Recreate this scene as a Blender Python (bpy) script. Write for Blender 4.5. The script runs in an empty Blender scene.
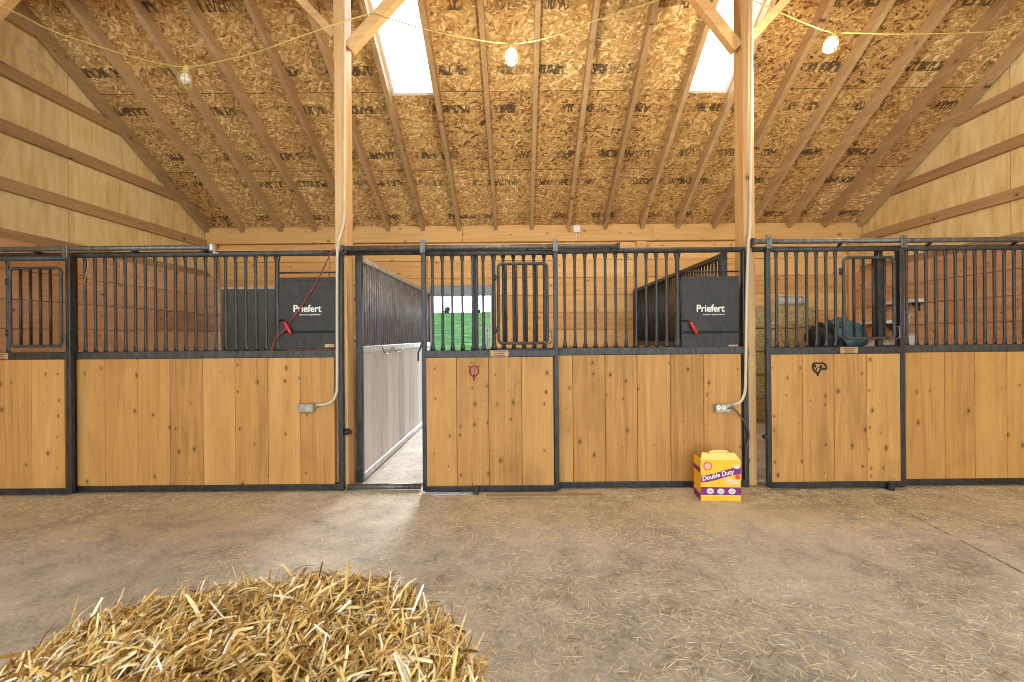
import bpy, bmesh, math, random
import numpy as np
from mathutils import Vector, Matrix, noise as mnoise

random.seed(7)
rng = np.random.default_rng(11)
SC = bpy.context.scene
COL = SC.collection
PI = math.pi

# ------------------------------------------------------------------ camera model
F, CX, CY = 455.0, 512.0, 341.0
ROLL = 0.0085
CAMZ = 1.40
VX, VY = 7.0, -4.0          # vanishing point relative to the picture centre


def at(px, py, Y):
    """the point of the place that a pixel of the photograph shows at depth Y"""
    dx, dy = px - CX, py - CY
    ex, ey = dx - ROLL * dy, dy + ROLL * dx
    return Vector(((ex - VX) * Y / F, Y, CAMZ - (ey - VY) * Y / F))


def ax(px, Y, py=340):
    return at(px, py, Y).x


# ------------------------------------------------------------------ node helpers
def S(r, g, b):
    def f(c):
        c /= 255.0
        return c / 12.92 if c <= 0.04045 else ((c + 0.055) / 1.055) ** 2.4
    return (f(r), f(g), f(b), 1.0)


class N:
    def __init__(self, name):
        m = bpy.data.materials.new(name)
        m.use_nodes = True
        self.m = m
        self.t = m.node_tree
        self.t.nodes.clear()
        self.out = self.t.nodes.new('ShaderNodeOutputMaterial')
        self.b = self.t.nodes.new('ShaderNodeBsdfPrincipled')
        self.t.links.new(self.b.outputs[0], self.out.inputs[0])

    def n(self, typ, **kw):
        nd = self.t.nodes.new('ShaderNode' + typ)
        for k, v in kw.items():
            setattr(nd, k, v)
        return nd

    def l(self, a, b):
        self.t.links.new(a, b)

    def setv(self, sock, v):
        if hasattr(v, 'is_output') or isinstance(v, bpy.types.NodeSocket):
            self.l(v, sock)
        else:
            sock.default_value = v

    def math(self, op, a, b=0.0, c=0.0, clamp=False):
        nd = self.n('Math', operation=op)
        nd.use_clamp = clamp
        for i, v in enumerate((a, b, c)):
            self.setv(nd.inputs[i], v)
        return nd.outputs[0]

    def vmath(self, op, a, b=(0, 0, 0)):
        nd = self.n('VectorMath', operation=op)
        self.setv(nd.inputs[0], a)
        self.setv(nd.inputs[1], b)
        return nd.outputs[0]

    def mix(self, fac, a, b, mode='MIX'):
        nd = self.n('Mix', data_type='RGBA', blend_type=mode)
        self.setv(nd.inputs[0], fac)
        self.setv(nd.inputs[6], a)
        self.setv(nd.inputs[7], b)
        return nd.outputs[2]

    def ramp(self, fac, stops):
        nd = self.n('ValToRGB')
        el = nd.color_ramp.elements
        while len(el) < len(stops):
            el.new(0.5)
        for e, (p, c) in zip(el, stops):
            e.position = p
            e.color = c if len(c) == 4 else (*c, 1)
        self.setv(nd.inputs[0], fac)
        return nd.outputs[0]

    def ss(self, v, lo, hi):
        nd = self.n('MapRange', interpolation_type='SMOOTHSTEP')
        self.setv(nd.inputs[0], v)
        nd.inputs[1].default_value = lo
        nd.inputs[2].default_value = hi
        return nd.outputs[0]

    def noise(self, vec, scale, detail=3, rough=.55, dist=0.0):
        nd = self.n('TexNoise')
        self.l(vec, nd.inputs['Vector'])
        nd.inputs['Scale'].default_value = scale
        nd.inputs['Detail'].default_value = detail
        nd.inputs['Roughness'].default_value = rough
        nd.inputs['Distortion'].default_value = dist
        return nd.outputs[0]

    def voro(self, vec, scale, feature='F1', rnd=1.0):
        nd = self.n('TexVoronoi', feature=feature)
        self.l(vec, nd.inputs['Vector'])
        nd.inputs['Scale'].default_value = scale
        nd.inputs['Randomness'].default_value = rnd
        return nd

    def obj(self):
        return self.n('TexCoord').outputs['Object']

    def geo(self, what='Random Per Island'):
        return self.n('NewGeometry').outputs[what]

    def sep(self, v):
        nd = self.n('SeparateXYZ')
        self.l(v, nd.inputs[0])
        return nd.outputs

    def comb(self, x, y, z):
        nd = self.n('CombineXYZ')
        for i, v in enumerate((x, y, z)):
            self.setv(nd.inputs[i], v)
        return nd.outputs[0]

    def bump(self, h, strength=.3, dist=.01):
        nd = self.n('Bump')
        nd.inputs['Strength'].default_value = strength
        nd.inputs['Distance'].default_value = dist
        self.l(h, nd.inputs['Height'])
        self.l(nd.outputs[0], self.b.inputs['Normal'])

    def base(self, c, rough=.7, metal=0.0, spec=.5):
        self.setv(self.b.inputs['Base Color'], c)
        self.setv(self.b.inputs['Roughness'], rough)
        self.b.inputs['Metallic'].default_value = metal
        self.b.inputs['Specular IOR Level'].default_value = spec
        return self.m


def plain(name, col, rough=.6, metal=0.0, spec=.5, var=.0):
    k = N(name)
    c = col
    if var:
        nz = k.noise(k.obj(), 9.0, 4)
        dark = (col[0] * (1 - var), col[1] * (1 - var), col[2] * (1 - var), 1)
        lite = (min(1, col[0] * (1 + var)), min(1, col[1] * (1 + var)), min(1, col[2] * (1 + var)), 1)
        c = k.ramp(nz, [(.3, dark), (.7, lite)])
    return k.base(c, rough, metal, spec)


def wood(name, dark, mid, lite, axis='Z', knots=True, rough=.6, vary=.35, knot_scale=1.0, spec=.3, stain=None, knot_size=1.0):
    """sawn timber: grain runs along an axis, each board has its own tone"""
    k = N(name)
    co = k.obj()
    # every board has its own figure: mix the island's and the object's random value
    r = k.math('FRACT', k.math('ADD', k.geo(), k.math('MULTIPLY', k.n('ObjectInfo').outputs['Random'], 7.31)))
    off = k.comb(k.math('MULTIPLY', r, 37.1), k.math('MULTIPLY', r, 91.7), k.math('MULTIPLY', r, 53.3))
    v = k.vmath('ADD', co, off)
    g = {'X': (.5, 7, 7), 'Y': (7, .5, 7), 'Z': (7, 7, .5)}[axis]
    gv = k.vmath('MULTIPLY', v, g)
    n1 = k.noise(gv, 1.6, 4, .6, 1.2)
    fine = k.noise(k.vmath('MULTIPLY', v, tuple(6 * q if q > 1 else q for q in g)), 1.7, 3, .6, .3)
    hair = k.noise(k.vmath('MULTIPLY', v, tuple(26 * q if q > 1 else 5 * q for q in g)), 1.3, 2, .6)
    t = k.math('ADD', k.math('MULTIPLY', n1, .50), k.math('ADD', k.math('MULTIPLY', fine, .30), k.math('MULTIPLY', hair, .20)))
    t = k.math('ADD', t, k.math('MULTIPLY', k.math('SUBTRACT', r, .5), vary * .6))
    col = k.ramp(t, [(.2, dark), (.47, mid), (.75, lite)])
    if knots:
        vx, vy, vz = k.sep(v)
        ka, kb = {'X': (vz, vx), 'Y': (vz, vy), 'Z': (vx, vz)}[axis]
        jit = k.math('MULTIPLY', fine, .02)
        vo = k.n('TexVoronoi', voronoi_dimensions='2D')
        vo.inputs['Scale'].default_value = 1.0
        k.l(k.comb(k.math('MULTIPLY', k.math('ADD', ka, jit), 6.2 * knot_scale), k.math('MULTIPLY', kb, 3.9 * knot_scale), 0), vo.inputs['Vector'])
        d = vo.outputs['Distance']
        size = k.math('MULTIPLY', k.sep(vo.outputs['Color'])[0], .125 * knot_size)
        size = k.math('SUBTRACT', size, .058)
        core = k.ss(k.math('SUBTRACT', size, d), -.008, .008)
        halo = k.ss(k.math('SUBTRACT', k.math('MULTIPLY', size, 2.4), d), -.06, .06)
        kn = tuple(c * .55 for c in dark[:3]) + (1,)
        col = k.mix(k.math('MULTIPLY', halo, .55), col, dark)
        col = k.mix(k.math('MULTIPLY', core, .85), col, (kn[0] * .45, kn[1] * .4, kn[2] * .4, 1))
    if stain:
        sc, amt, scol = stain
        sn = k.noise(k.vmath('MULTIPLY', v, (1, 1, .6)), sc, 5, .6, .6)
        col = k.mix(k.math('MULTIPLY', k.ss(sn, .5, .75), amt), col, scol)
    k.bump(t, .12, .004)
    return k.base(col, rough, 0, spec)


# ------------------------------------------------------------------ materials
M = {}
M['stall_board'] = wood('stall_board', S(132, 90, 46), S(184, 134, 72), S(206, 158, 92), 'Z', vary=.34, stain=(2.2, .35, S(140, 92, 45)), knot_scale=1.1)
M['door_board'] = wood('door_board', S(128, 88, 46), S(184, 135, 73), S(206, 158, 92), 'Z', vary=.36, stain=(2.6, .45, S(128, 86, 46)), knot_scale=1.35, knot_size=1.15)
M['header'] = wood('header', S(168, 118, 60), S(208, 160, 94), S(228, 184, 118), 'X', knot_scale=.8)
M['lining'] = wood('lining', S(182, 126, 66), S(222, 170, 102), S(240, 196, 128), 'X', vary=.5)
M['side_lining'] = wood('side_lining', S(160, 110, 74), S(206, 154, 110), S(228, 182, 136), 'Y', vary=.6, knot_scale=1.2)
M['rafter'] = wood('rafter', S(138, 108, 72), S(176, 141, 98), S(204, 172, 124), 'Y', knot_scale=.8)
M['girt'] = wood('girt', S(140, 106, 68), S(178, 140, 96), S(204, 166, 120), 'Y', knot_scale=.9)
M['post'] = wood('post', S(172, 126, 76), S(204, 160, 106), S(224, 188, 138), 'Z', knot_scale=.8)
M['brace'] = wood('brace', S(174, 128, 76), S(206, 162, 106), S(226, 188, 134), 'X', knot_scale=.9)
M['grey_board'] = wood('grey_board', S(150, 142, 134), S(190, 183, 176), S(214, 210, 204), 'Z', vary=.5, knot_scale=.8, knot_size=.8)
M['old_wood'] = wood('old_wood', S(120, 84, 50), S(165, 122, 80), S(190, 150, 104), 'X')


def metal_mat(name, c, c2, rough, metal=.45):
    k = N(name)
    nz = k.noise(k.vmath('MULTIPLY', k.obj(), (3, 3, 1)), 9, 5, .65)
    col = k.ramp(nz, [(.35, c), (.6, c2), (.8, tuple(min(1, q * 1.35) for q in c2[:3]) + (1,))])
    return k.base(col, k.math('MULTIPLY_ADD', nz, .25, rough - .12), metal, .5)


M['metal'] = metal_mat('painted_steel', S(31, 31, 31), S(55, 54, 54), .42, .2)
M['metal_dusty'] = metal_mat('dusty_steel', S(38, 37, 35), S(72, 69, 64), .55, .1)
M['track'] = metal_mat('track_steel', S(70, 70, 70), S(120, 116, 108), .42, .5)
M['bar_lit'] = metal_mat('bar_lit', S(112, 114, 120), S(152, 154, 160), .4, .3)  # pale steel: light reflected by the bars is put into the colour
M['galv'] = metal_mat('galvanised_steel', S(170, 172, 176), S(210, 212, 214), .45, .4)
M['black'] = metal_mat('black_sheet', S(28, 26, 22), S(50, 46, 40), .6, .0)
M['slot_black'] = plain('slot_black', S(6, 6, 6), .8)
M['black_plastic'] = plain('black_plastic', S(20, 20, 21), .45)
M['red'] = plain('red_grip', S(190, 32, 38), .4)
M['rope'] = plain('red_rope', S(140, 56, 56), .8, var=.4)
M['white'] = plain('white_paint', S(225, 222, 212), .5)
M['lettering'] = plain('lettering_white', S(232, 228, 214), .5)
M['dark_red'] = plain('dark_red_paint', S(128, 22, 26), .6)
M['black_paint'] = plain('black_paint', S(24, 20, 16), .6)
M['plate'] = plain('brass_plate', S(176, 142, 92), .45, .2, var=.35)
M['plate_ink'] = plain('plate_ink', S(95, 72, 42), .6)
M['conduit'] = plain('conduit_grey', S(196, 184, 158), .5, var=.12)
M['box_metal'] = metal_mat('junction_box', S(138, 130, 116), S(172, 164, 148), .5, .2)
M['socket'] = plain('socket_ivory', S(228, 220, 196), .4)
M['cord'] = plain('grey_cord', S(88, 78, 68), .6)
M['yellow_cord'] = plain('yellow_cord', S(196, 168, 92), .55)
M['door_green'] = plain('grey_green_steel', S(100, 104, 94), .55, .1, var=.12)
M['trim_pale'] = plain('pale_trim', S(208, 196, 172), .6, var=.08)
M['trim_grey'] = plain('grey_steel_trim', S(138, 140, 142), .5, .2, var=.1)
M['skyframe'] = plain('skylight_frame', S(232, 226, 214), .5)
M['teal'] = plain('teal_blanket', S(66, 104, 112), .85, var=.35)
M['grey_cloth'] = plain('grey_cloth', S(150, 142, 132), .9, var=.2)
M['tarp'] = plain('pale_tarp', S(190, 188, 182), .7, var=.1)
M['twine'] = plain('orange_twine', S(196, 140, 66), .8)


def glass_mat():
    k = N('skylight_glass')
    tr = k.n('BsdfTransparent')
    tr.inputs[0].default_value = (.96, .98, 1, 1)
    gl = k.n('BsdfGlossy')
    gl.inputs['Roughness'].default_value = .05
    mx = k.n('MixShader')
    mx.inputs[0].default_value = .04
    k.l(tr.outputs[0], mx.inputs[1])
    k.l(gl.outputs[0], mx.inputs[2])
    k.l(mx.outputs[0], k.out.inputs[0])
    return k.m


M['glass'] = glass_mat()


def bulb_mat():
    k = N('lit_bulb')
    k.b.inputs['Base Color'].default_value = (1, .95, .85, 1)
    k.b.inputs['Emission Color'].default_value = (1, .9, .7, 1)
    k.b.inputs['Emission Strength'].default_value = 30
    return k.m


M['bulb'] = bulb_mat()


def osb_mat():
    k = N('osb_sheathing')
    co = k.obj()
    x, u, z = k.sep(co)
    u = k.math('ADD', u, .048)
    # each 2.44 x 1.22 sheet has its own tone
    sheet_u = k.math('FLOOR', k.math('DIVIDE', u, 1.22))
    xs = k.math('ADD', x, k.math('MULTIPLY', k.math('MODULO', sheet_u, 2.0), 1.22))
    sheet_x = k.math('FLOOR', k.math('DIVIDE', xs, 2.44))
    wn = k.n('TexWhiteNoise', noise_dimensions='2D')
    k.l(k.comb(sheet_x, sheet_u, 0), wn.inputs['Vector'])
    tone = wn.outputs['Value']
    w = k.n('TexNoise')
    k.l(co, w.inputs['Vector'])
    w.inputs['Scale'].default_value = 7
    w.inputs['Detail'].default_value = 2
    warp = k.vmath('MULTIPLY', k.vmath('SUBTRACT', w.outputs['Color'], (.5, .5, .5)), (.09, .09, 0))
    cw = k.vmath('ADD', co, warp)
    cols, dist = [], []
    for ang, sx, sy, sc in ((.3, 11, 42, 1), (-.5, 12, 40, 1.1), (.95, 13, 40, 1.0), (-.1, 9, 52, 1.2)):
        mp = k.n('Mapping', vector_type='POINT')
        mp.inputs['Rotation'].default_value = (0, 0, ang)
        k.l(cw, mp.inputs['Vector'])
        sv = k.vmath('MULTIPLY', mp.outputs[0], (sx * sc, sy * sc, 1))
        vo = k.voro(sv, 1.0)
        cols.append(k.sep(vo.outputs['Color'])[0])
        dist.append(vo.outputs['Distance'])
    sel1 = k.ss(k.noise(co, 11, 1), .47, .53)
    sel2 = k.ss(k.noise(k.vmath('ADD', co, (3, 7, 0)), 10, 1), .48, .54)
    sel3 = k.ss(k.noise(k.vmath('ADD', co, (13, 1, 0)), 13, 1), .55, .6)

    def mixf(f, a, b):
        return k.math('ADD', k.math('MULTIPLY', a, k.math('SUBTRACT', 1.0, f)), k.math('MULTIPLY', b, f))
    t = mixf(sel3, mixf(sel2, mixf(sel1, cols[0], cols[1]), cols[2]), cols[3])
    dd = mixf(sel3, mixf(sel2, mixf(sel1, dist[0], dist[1]), dist[2]), dist[3])
    grain = k.noise(k.vmath('MULTIPLY', cw, (20, 120, 1)), 1, 2)
    t2 = k.math('ADD', k.math('MULTIPLY', t, .8), k.math('MULTIPLY', grain, .2))
    t2 = k.math('ADD', t2, k.math('MULTIPLY', k.math('SUBTRACT', tone, .5), .22))
    col = k.ramp(t2, [(.03, S(94, 62, 34)), (.15, S(152, 108, 60)), (.36, S(186, 142, 82)), (.66, S(208, 166, 102)), (.84, S(230, 194, 128)), (.97, S(248, 226, 168))])
    col = k.mix(k.math('MULTIPLY', k.ss(dd, .8, 1.1), .3), col, S(90, 56, 30))
    big = k.noise(co, 1.3, 3)
    col = k.mix(k.math('MULTIPLY', k.ss(big, .5, .75), .25), col, S(128, 82, 44), 'MIX')
    # seams between sheets
    mu = k.math('MODULO', u, 1.22)
    du = k.math('MINIMUM', mu, k.math('SUBTRACT', 1.22, mu))
    seam = k.math('LESS_THAN', du, .004)
    col = k.mix(k.math('MULTIPLY', seam, .85), col, S(50, 32, 18))
    # rows of black mill stamps
    row = k.math('MAXIMUM',
                 k.ss(k.math('SUBTRACT', .062, k.math('ABSOLUTE', k.math('SUBTRACT', mu, .27))), 0, .006),
                 k.ss(k.math('SUBTRACT', .062, k.math('ABSOLUTE', k.math('SUBTRACT', mu, .98))), 0, .006))
    lv = k.comb(k.math('MULTIPLY', x, 19), k.math('MULTIPLY', u, 8), 0)
    lt = k.voro(lv, 1.0, 'DISTANCE_TO_EDGE').outputs[0]
    letters = k.ss(k.math('SUBTRACT', .17, lt), 0, .06)
    gate = k.ss(k.noise(k.comb(k.math('MULTIPLY', x, 1.7), k.math('FLOOR', k.math('MULTIPLY', u, 1.64)), 0), 1, 1), .46, .54)
    gate2 = k.ss(k.noise(k.comb(k.math('MULTIPLY', x, 11), k.math('FLOOR', k.math('MULTIPLY', u, 1.64)), 4), 1, 1), .34, .42)
    st = k.math('MULTIPLY', k.math('MULTIPLY', row, letters), k.math('MULTIPLY', gate, gate2))
    col = k.mix(k.math('MULTIPLY', st, .78), col, S(40, 34, 32))
    k.bump(t2, .25, .004)
    return k.base(col, .75, 0, .25)


M['osb'] = osb_mat()


def ply_mat():
    k = N('plywood')
    co = k.obj()
    r = k.geo()
    v = k.vmath('ADD', co, k.comb(k.math('MULTIPLY', r, 9.0), k.math('MULTIPLY', r, 31.0), k.math('MULTIPLY', r, 17.0)))
    n1 = k.noise(k.vmath('MULTIPLY', v, (1, 4, .7)), 1.5, 5, .6, 1.5)
    n2 = k.noise(v, 3, 4)
    t = k.math('ADD', k.math('MULTIPLY', n1, .7), k.math('MULTIPLY', n2, .3))
    t = k.math('ADD', t, k.math('MULTIPLY', k.math('SUBTRACT', r, .5), .1))
    col = k.ramp(t, [(.3, S(206, 170, 104)), (.5, S(234, 203, 138)), (.7, S(246, 224, 170))])
    vo = k.voro(k.vmath('MULTIPLY', v, (1, 2.6, 1.5)), 1.5)
    kn = k.ss(k.math('SUBTRACT', k.math('MULTIPLY', k.sep(vo.outputs['Color'])[0], .08), vo.outputs['Distance']), -.01, .03)
    col = k.mix(k.math('MULTIPLY', kn, .7), col, S(116, 78, 40))
    st = k.ss(k.noise(k.vmath('MULTIPLY', v, (1, 1.2, .8)), 1.8, 5, .65, 1), .58, .78)
    col = k.mix(k.math('MULTIPLY', st, .5), col, S(170, 128, 78))
    return k.base(col, .7, 0, .25)


M['ply'] = ply_mat()


def floor_mat():
    k = N('dusty_concrete')
    co = k.obj()
    x, y, z = k.sep(co)
    n1 = k.noise(co, .9, 6, .6, .4)
    n2 = k.noise(co, 5, 6, .65, .3)
    n3 = k.noise(k.vmath('MULTIPLY', co, (1, 1.0, 1)), 38, 5, .75)
    t = k.math('ADD', k.math('ADD', k.math('MULTIPLY', n1, .34), k.math('MULTIPLY', n2, .33)), k.math('MULTIPLY', n3, .33))
    col = k.ramp(t, [(.38, S(116, 107, 95)), (.46, S(162, 153, 140)), (.55, S(190, 181, 168)), (.65, S(216, 208, 196))])
    # trodden bedding dust is thickest along the foot of the stall fronts
    edge = k.math('ADD', k.ss(y, 2.5, 4.0), k.math('MULTIPLY', k.math('SUBTRACT', n2, .5), 1.6))
    door_path = k.ss(k.math('ABSOLUTE', k.math('ADD', x, 1.35)), .5, .9)
    edge = k.math('MULTIPLY', k.math('MULTIPLY', k.ss(edge, .25, .85), .62), k.math('MULTIPLY_ADD', door_path, .75, .25))
    col = k.mix(edge, col, k.ramp(t, [(.36, S(128, 104, 70)), (.5, S(184, 160, 120)), (.64, S(214, 192, 150))]))
    # fine chaff
    ch = k.voro(k.vmath('ADD', k.vmath('MULTIPLY', co, (55, 90, 1)), k.vmath('MULTIPLY', k.comb(n2, n1, 0), (30, 30, 0))), 1.0)
    chm = k.math('MULTIPLY', k.ss(k.math('SUBTRACT', .3, ch.outputs['Distance']), 0, .1), k.ss(k.sep(ch.outputs['Color'])[0], .72, .8))
    chm = k.math('MULTIPLY', chm, k.ss(k.noise(co, 1.7, 4), .42, .62))
    col = k.mix(k.math('MULTIPLY', chm, .75), col, S(228, 214, 182))
    dk = k.ss(k.noise(k.vmath('ADD', co, (9, 2, 0)), 26, 3), .66, .74)
    col = k.mix(k.math('MULTIPLY', dk, .55), col, S(72, 58, 44))
    # control joint in the slab
    jx = k.math('ABSOLUTE', k.math('SUBTRACT', x, k.math('MULTIPLY_ADD', y, .11, 2.635)))
    jm = k.math('MULTIPLY', k.math('LESS_THAN', jx, .007), k.math('LESS_THAN', y, 3.53))
    jm = k.math('MULTIPLY', jm, k.ss(k.noise(co, 4, 2), .36, .42))
    col = k.mix(k.math('MULTIPLY', jm, .9), col, S(48, 38, 30))
    k.bump(k.math('ADD', t, k.math('MULTIPLY', n3, .4)), .35, .012)
    return k.base(col, .6, 0, .5)


M['floor'] = floor_mat()


def mat_floor():
    k = N('rubber_mat')
    co = k.obj()
    t = k.math('ADD', k.math('MULTIPLY', k.noise(co, 2, 5), .6), k.math('MULTIPLY', k.noise(co, 25, 4), .4))
    return k.base(k.ramp(t, [(.35, S(150, 147, 143)), (.5, S(188, 184, 179)), (.65, S(212, 208, 202))]), .8, 0, .3)


M['mat'] = mat_floor()


def straw_mat(name, stops, rough=.5):
    k = N(name)
    r = k.geo()
    col = k.ramp(r, stops)
    n = k.noise(k.vmath('MULTIPLY', k.obj(), (60, 60, 60)), 1, 2)
    col = k.mix(k.math('MULTIPLY', k.ss(n, .5, .7), .35), col, S(150, 104, 46))
    return k.base(col, rough, 0, .4)


M['straw'] = straw_mat('golden_straw', [(0, S(88, 60, 26)), (.14, S(156, 116, 56)), (.36, S(210, 168, 88)), (.6, S(232, 198, 120)), (.85, S(244, 224, 168)), (1, S(252, 246, 226))])
M['chaff'] = straw_mat('floor_straw', [(0, S(120, 98, 66)), (.25, S(196, 174, 132)), (.6, S(228, 212, 176)), (1, S(246, 238, 216))], .7)
M['hay'] = straw_mat('hay_blades', [(0, S(130, 110, 66)), (.5, S(204, 180, 118)), (1, S(240, 222, 170))], .7)


def clump_mat(name, a, b, c, sc, spec=.2):
    k = N(name)
    co = k.obj()
    n = k.noise(k.vmath('MULTIPLY', co, (1, 1, 2.2)), sc, 5, .7, 1)
    k.bump(n, .8, .03)
    return k.base(k.ramp(n, [(.35, a), (.5, b), (.65, c)]), .95, 0, spec)


M['straw_core'] = clump_mat('straw_core', S(60, 40, 18), S(110, 78, 36), S(160, 120, 60), 60)  # dark core: shade in the gaps between straws is put into the colour
M['hay_core'] = clump_mat('hay_core', S(140, 118, 76), S(200, 176, 122), S(232, 214, 166), 26)
M['grass'] = clump_mat('hill_grass', S(40, 62, 38), S(49, 76, 46), S(72, 96, 62), 1.1, 0.0)
M['leaf'] = clump_mat('tree_leaf', S(16, 26, 18), S(24, 38, 26), S(36, 52, 34), 4)
M['bark'] = plain('bark', S(80, 64, 48), .9)
M['fence'] = plain('fence_grey', S(62, 62, 60), .6)

# printed carton
M['yellow'] = plain('carton_yellow', S(240, 186, 36), .5, var=.05)
M['carton_top'] = plain('carton_top', S(236, 208, 120), .55, var=.08)
M['purple'] = plain('carton_purple', S(118, 26, 116), .5)
M['orange_red'] = plain('carton_red', S(216, 70, 42), .5)
M['pink'] = plain('carton_pink', S(236, 170, 150), .5)
M['icon_grey'] = plain('carton_grey', S(150, 150, 142), .5)
M['pale_blue'] = plain('carton_pale', S(206, 208, 190), .5)


# ------------------------------------------------------------------ mesh builder
class MB:
    def __init__(self):
        self.v, self.f, self.sm = [], [], []

    def add(self, vs, fs, smooth=False):
        o = len(self.v)
        self.v += [tuple(q) for q in vs]
        self.f += [tuple(i + o for i in f) for f in fs]
        self.sm += [smooth] * len(fs)
        return self

    def box(self, a, b, rot=None, piv=None):
        x0, x1 = sorted((a[0], b[0]))
        y0, y1 = sorted((a[1], b[1]))
        z0, z1 = sorted((a[2], b[2]))
        vs = [Vector(q) for q in ((x0, y0, z0), (x1, y0, z0), (x1, y1, z0), (x0, y1, z0), (x0, y0, z1), (x1, y0, z1), (x1, y1, z1), (x0, y1, z1))]
        if rot is not None:
            piv = Vector(piv)
            vs = [rot @ (q - piv) + piv for q in vs]
        return self.add(vs, [(0, 3, 2, 1), (4, 5, 6, 7), (0, 1, 5, 4), (1, 2, 6, 5), (2, 3, 7, 6), (3, 0, 4, 7)])

    def bevel_box(self, a, b, w=.006, rot=None, piv=None):
        bm = bmesh.new()
        c = [(a[i] + b[i]) / 2 for i in range(3)]
        s = [abs(b[i] - a[i]) for i in range(3)]
        bmesh.ops.create_cube(bm, size=1, matrix=Matrix.Translation(c) @ Matrix.Diagonal((*s, 1)))
        bmesh.ops.bevel(bm, geom=list(bm.edges), offset=min(w, min(s) * .45), segments=2, affect='EDGES', profile=.5)
        if rot is not None:
            piv = Vector(piv)
            for q in bm.verts:
                q.co = rot @ (q.co - piv) + piv
        bm.verts.index_update()
        self.add([q.co[:] for q in bm.verts], [[q.index for q in f.verts] for f in bm.faces])
        bm.free()
        return self

    def beam(self, p, q, w, h, up=(0, 0, 1)):
        """square-edged timber from p to q, w across, h along up"""
        p, q = Vector(p), Vector(q)
        d = (q - p).normalized()
        s = d.cross(Vector(up)).normalized()
        u = s.cross(d)
        vs = []
        for e in (p, q):
            for a, b in ((-1, -1), (1, -1), (1, 1), (-1, 1)):
                vs.append(e + s * (a * w / 2) + u * (b * h / 2))
        return self.add(vs, [(0, 1, 2, 3), (7, 6, 5, 4), (0, 4, 5, 1), (1, 5, 6, 2), (2, 6, 7, 3), (3, 7, 4, 0)])

    def tube(self, pts, r, n=10, cap=True, flat=None):
        pts = [Vector(p) for p in pts]
        rs = r if isinstance(r, (list, tuple)) else [r] * len(pts)
        vs, fs = [], []
        ref = None
        for i, p in enumerate(pts):
            d = (pts[min(i + 1, len(pts) - 1)] - pts[max(i - 1, 0)]).normalized()
            if ref is None:
                ref = Vector((0, 1, 0)) if abs(d.y) < .9 else Vector((1, 0, 0))
            s = ref.cross(d).normalized()
            ref = d.cross(s)
            for k in range(n):
                a = 2 * PI * k / n
                ra = rs[i]
                rx, ry = (ra if not isinstance(ra, tuple) else ra[0]), (ra if not isinstance(ra, tuple) else ra[1])
                vs.append(p + s * math.cos(a) * rx + ref * math.sin(a) * ry)
        for i in range(len(pts) - 1):
            for k in range(n):
                k2 = (k + 1) % n
                fs.append((i * n + k, i * n + k2, (i + 1) * n + k2, (i + 1) * n + k))
        self.add(vs, fs, True)
        if cap:
            o = len(self.v) - len(vs)
            self.f += [tuple(o + k for k in reversed(range(n))), tuple(o + (len(pts) - 1) * n + k for k in range(n))]
            self.sm += [False, False]
        return self

    def prism(self, poly, d):
        """outline (points) pushed along d"""
        n = len(poly)
        d = Vector(d)
        vs = [Vector(p) for p in poly] + [Vector(p) + d for p in poly]
        fs = [tuple(range(n)), tuple(reversed(range(n, 2 * n)))]
        fs += [((i + 1) % n, i, n + i, n + (i + 1) % n) for i in range(n)]
        return self.add(vs, fs)

    def disc(self, c, r, d, n=20, rz=None):
        c, d = Vector(c), Vector(d)
        e = Vector((0, 0, 1)).cross(d).normalized()
        if e.x < 0:
            e = -e
        poly = [c + e * (math.cos(2 * PI * i / n) * r) + Vector((0, 0, math.sin(2 * PI * i / n) * (rz or r))) for i in range(n)]
        return self.prism(poly, d)

    def blob(self, c, r, seg=14, ring=9, jig=0.0, seed=0):
        c = Vector(c)
        vs, fs = [], []
        for i in range(ring + 1):
            th = PI * i / ring
            for k in range(seg):
                ph = 2 * PI * k / seg
                q = Vector((math.sin(th) * math.cos(ph), math.sin(th) * math.sin(ph), math.cos(th)))
                s = 1 + jig * mnoise.noise(q * 1.9 + Vector((seed, seed * 1.3, 0)))
                vs.append(c + Vector((q.x * r[0], q.y * r[1], q.z * r[2])) * s)
        for i in range(ring):
            for k in range(seg):
                k2 = (k + 1) % seg
                fs.append((i * seg + k, (i + 1) * seg + k, (i + 1) * seg + k2, i * seg + k2))
        return self.add(vs, fs, True)


def base_of(parent):
    p = Vector((0, 0, 0))
    while parent is not None:
        p += parent.location
        parent = parent.parent
    return p


def obj(name, mb, mat, parent=None, bevel=0.0, loc=None):
    me = bpy.data.meshes.new(name)
    if parent is not None:
        b = base_of(parent)
    else:
        b = Vector(loc) if loc is not None else Vector((0, 0, 0))
    me.from_pydata([(v[0] - b.x, v[1] - b.y, v[2] - b.z) for v in mb.v], [], mb.f)
    me.polygons.foreach_set('use_smooth', mb.sm)
    bm = bmesh.new()
    bm.from_mesh(me)
    bmesh.ops.recalc_face_normals(bm, faces=list(bm.faces))
    bm.to_mesh(me)
    bm.free()
    me.materials.append(M[mat] if isinstance(mat, str) else mat)
    me.update()
    o = bpy.data.objects.new(name, me)
    COL.objects.link(o)
    o.parent = parent
    if parent is None:
        o.location = b
    if bevel:
        md = o.modifiers.new('edge', 'BEVEL')
        md.width = bevel
        md.segments = 2
        md.limit_method = 'ANGLE'
    return o


def thing(name, label, cat, loc, group=None):
    o = bpy.data.objects.new(name, None)
    o.empty_display_size = .1
    COL.objects.link(o)
    o.location = loc
    return tag(o, label, cat, group)


def tag(o, label, cat, group=None, kind=None):
    o['label'] = label
    o['category'] = cat
    if group:
        o['group'] = group
    if kind:
        o['kind'] = kind
    return o


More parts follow.
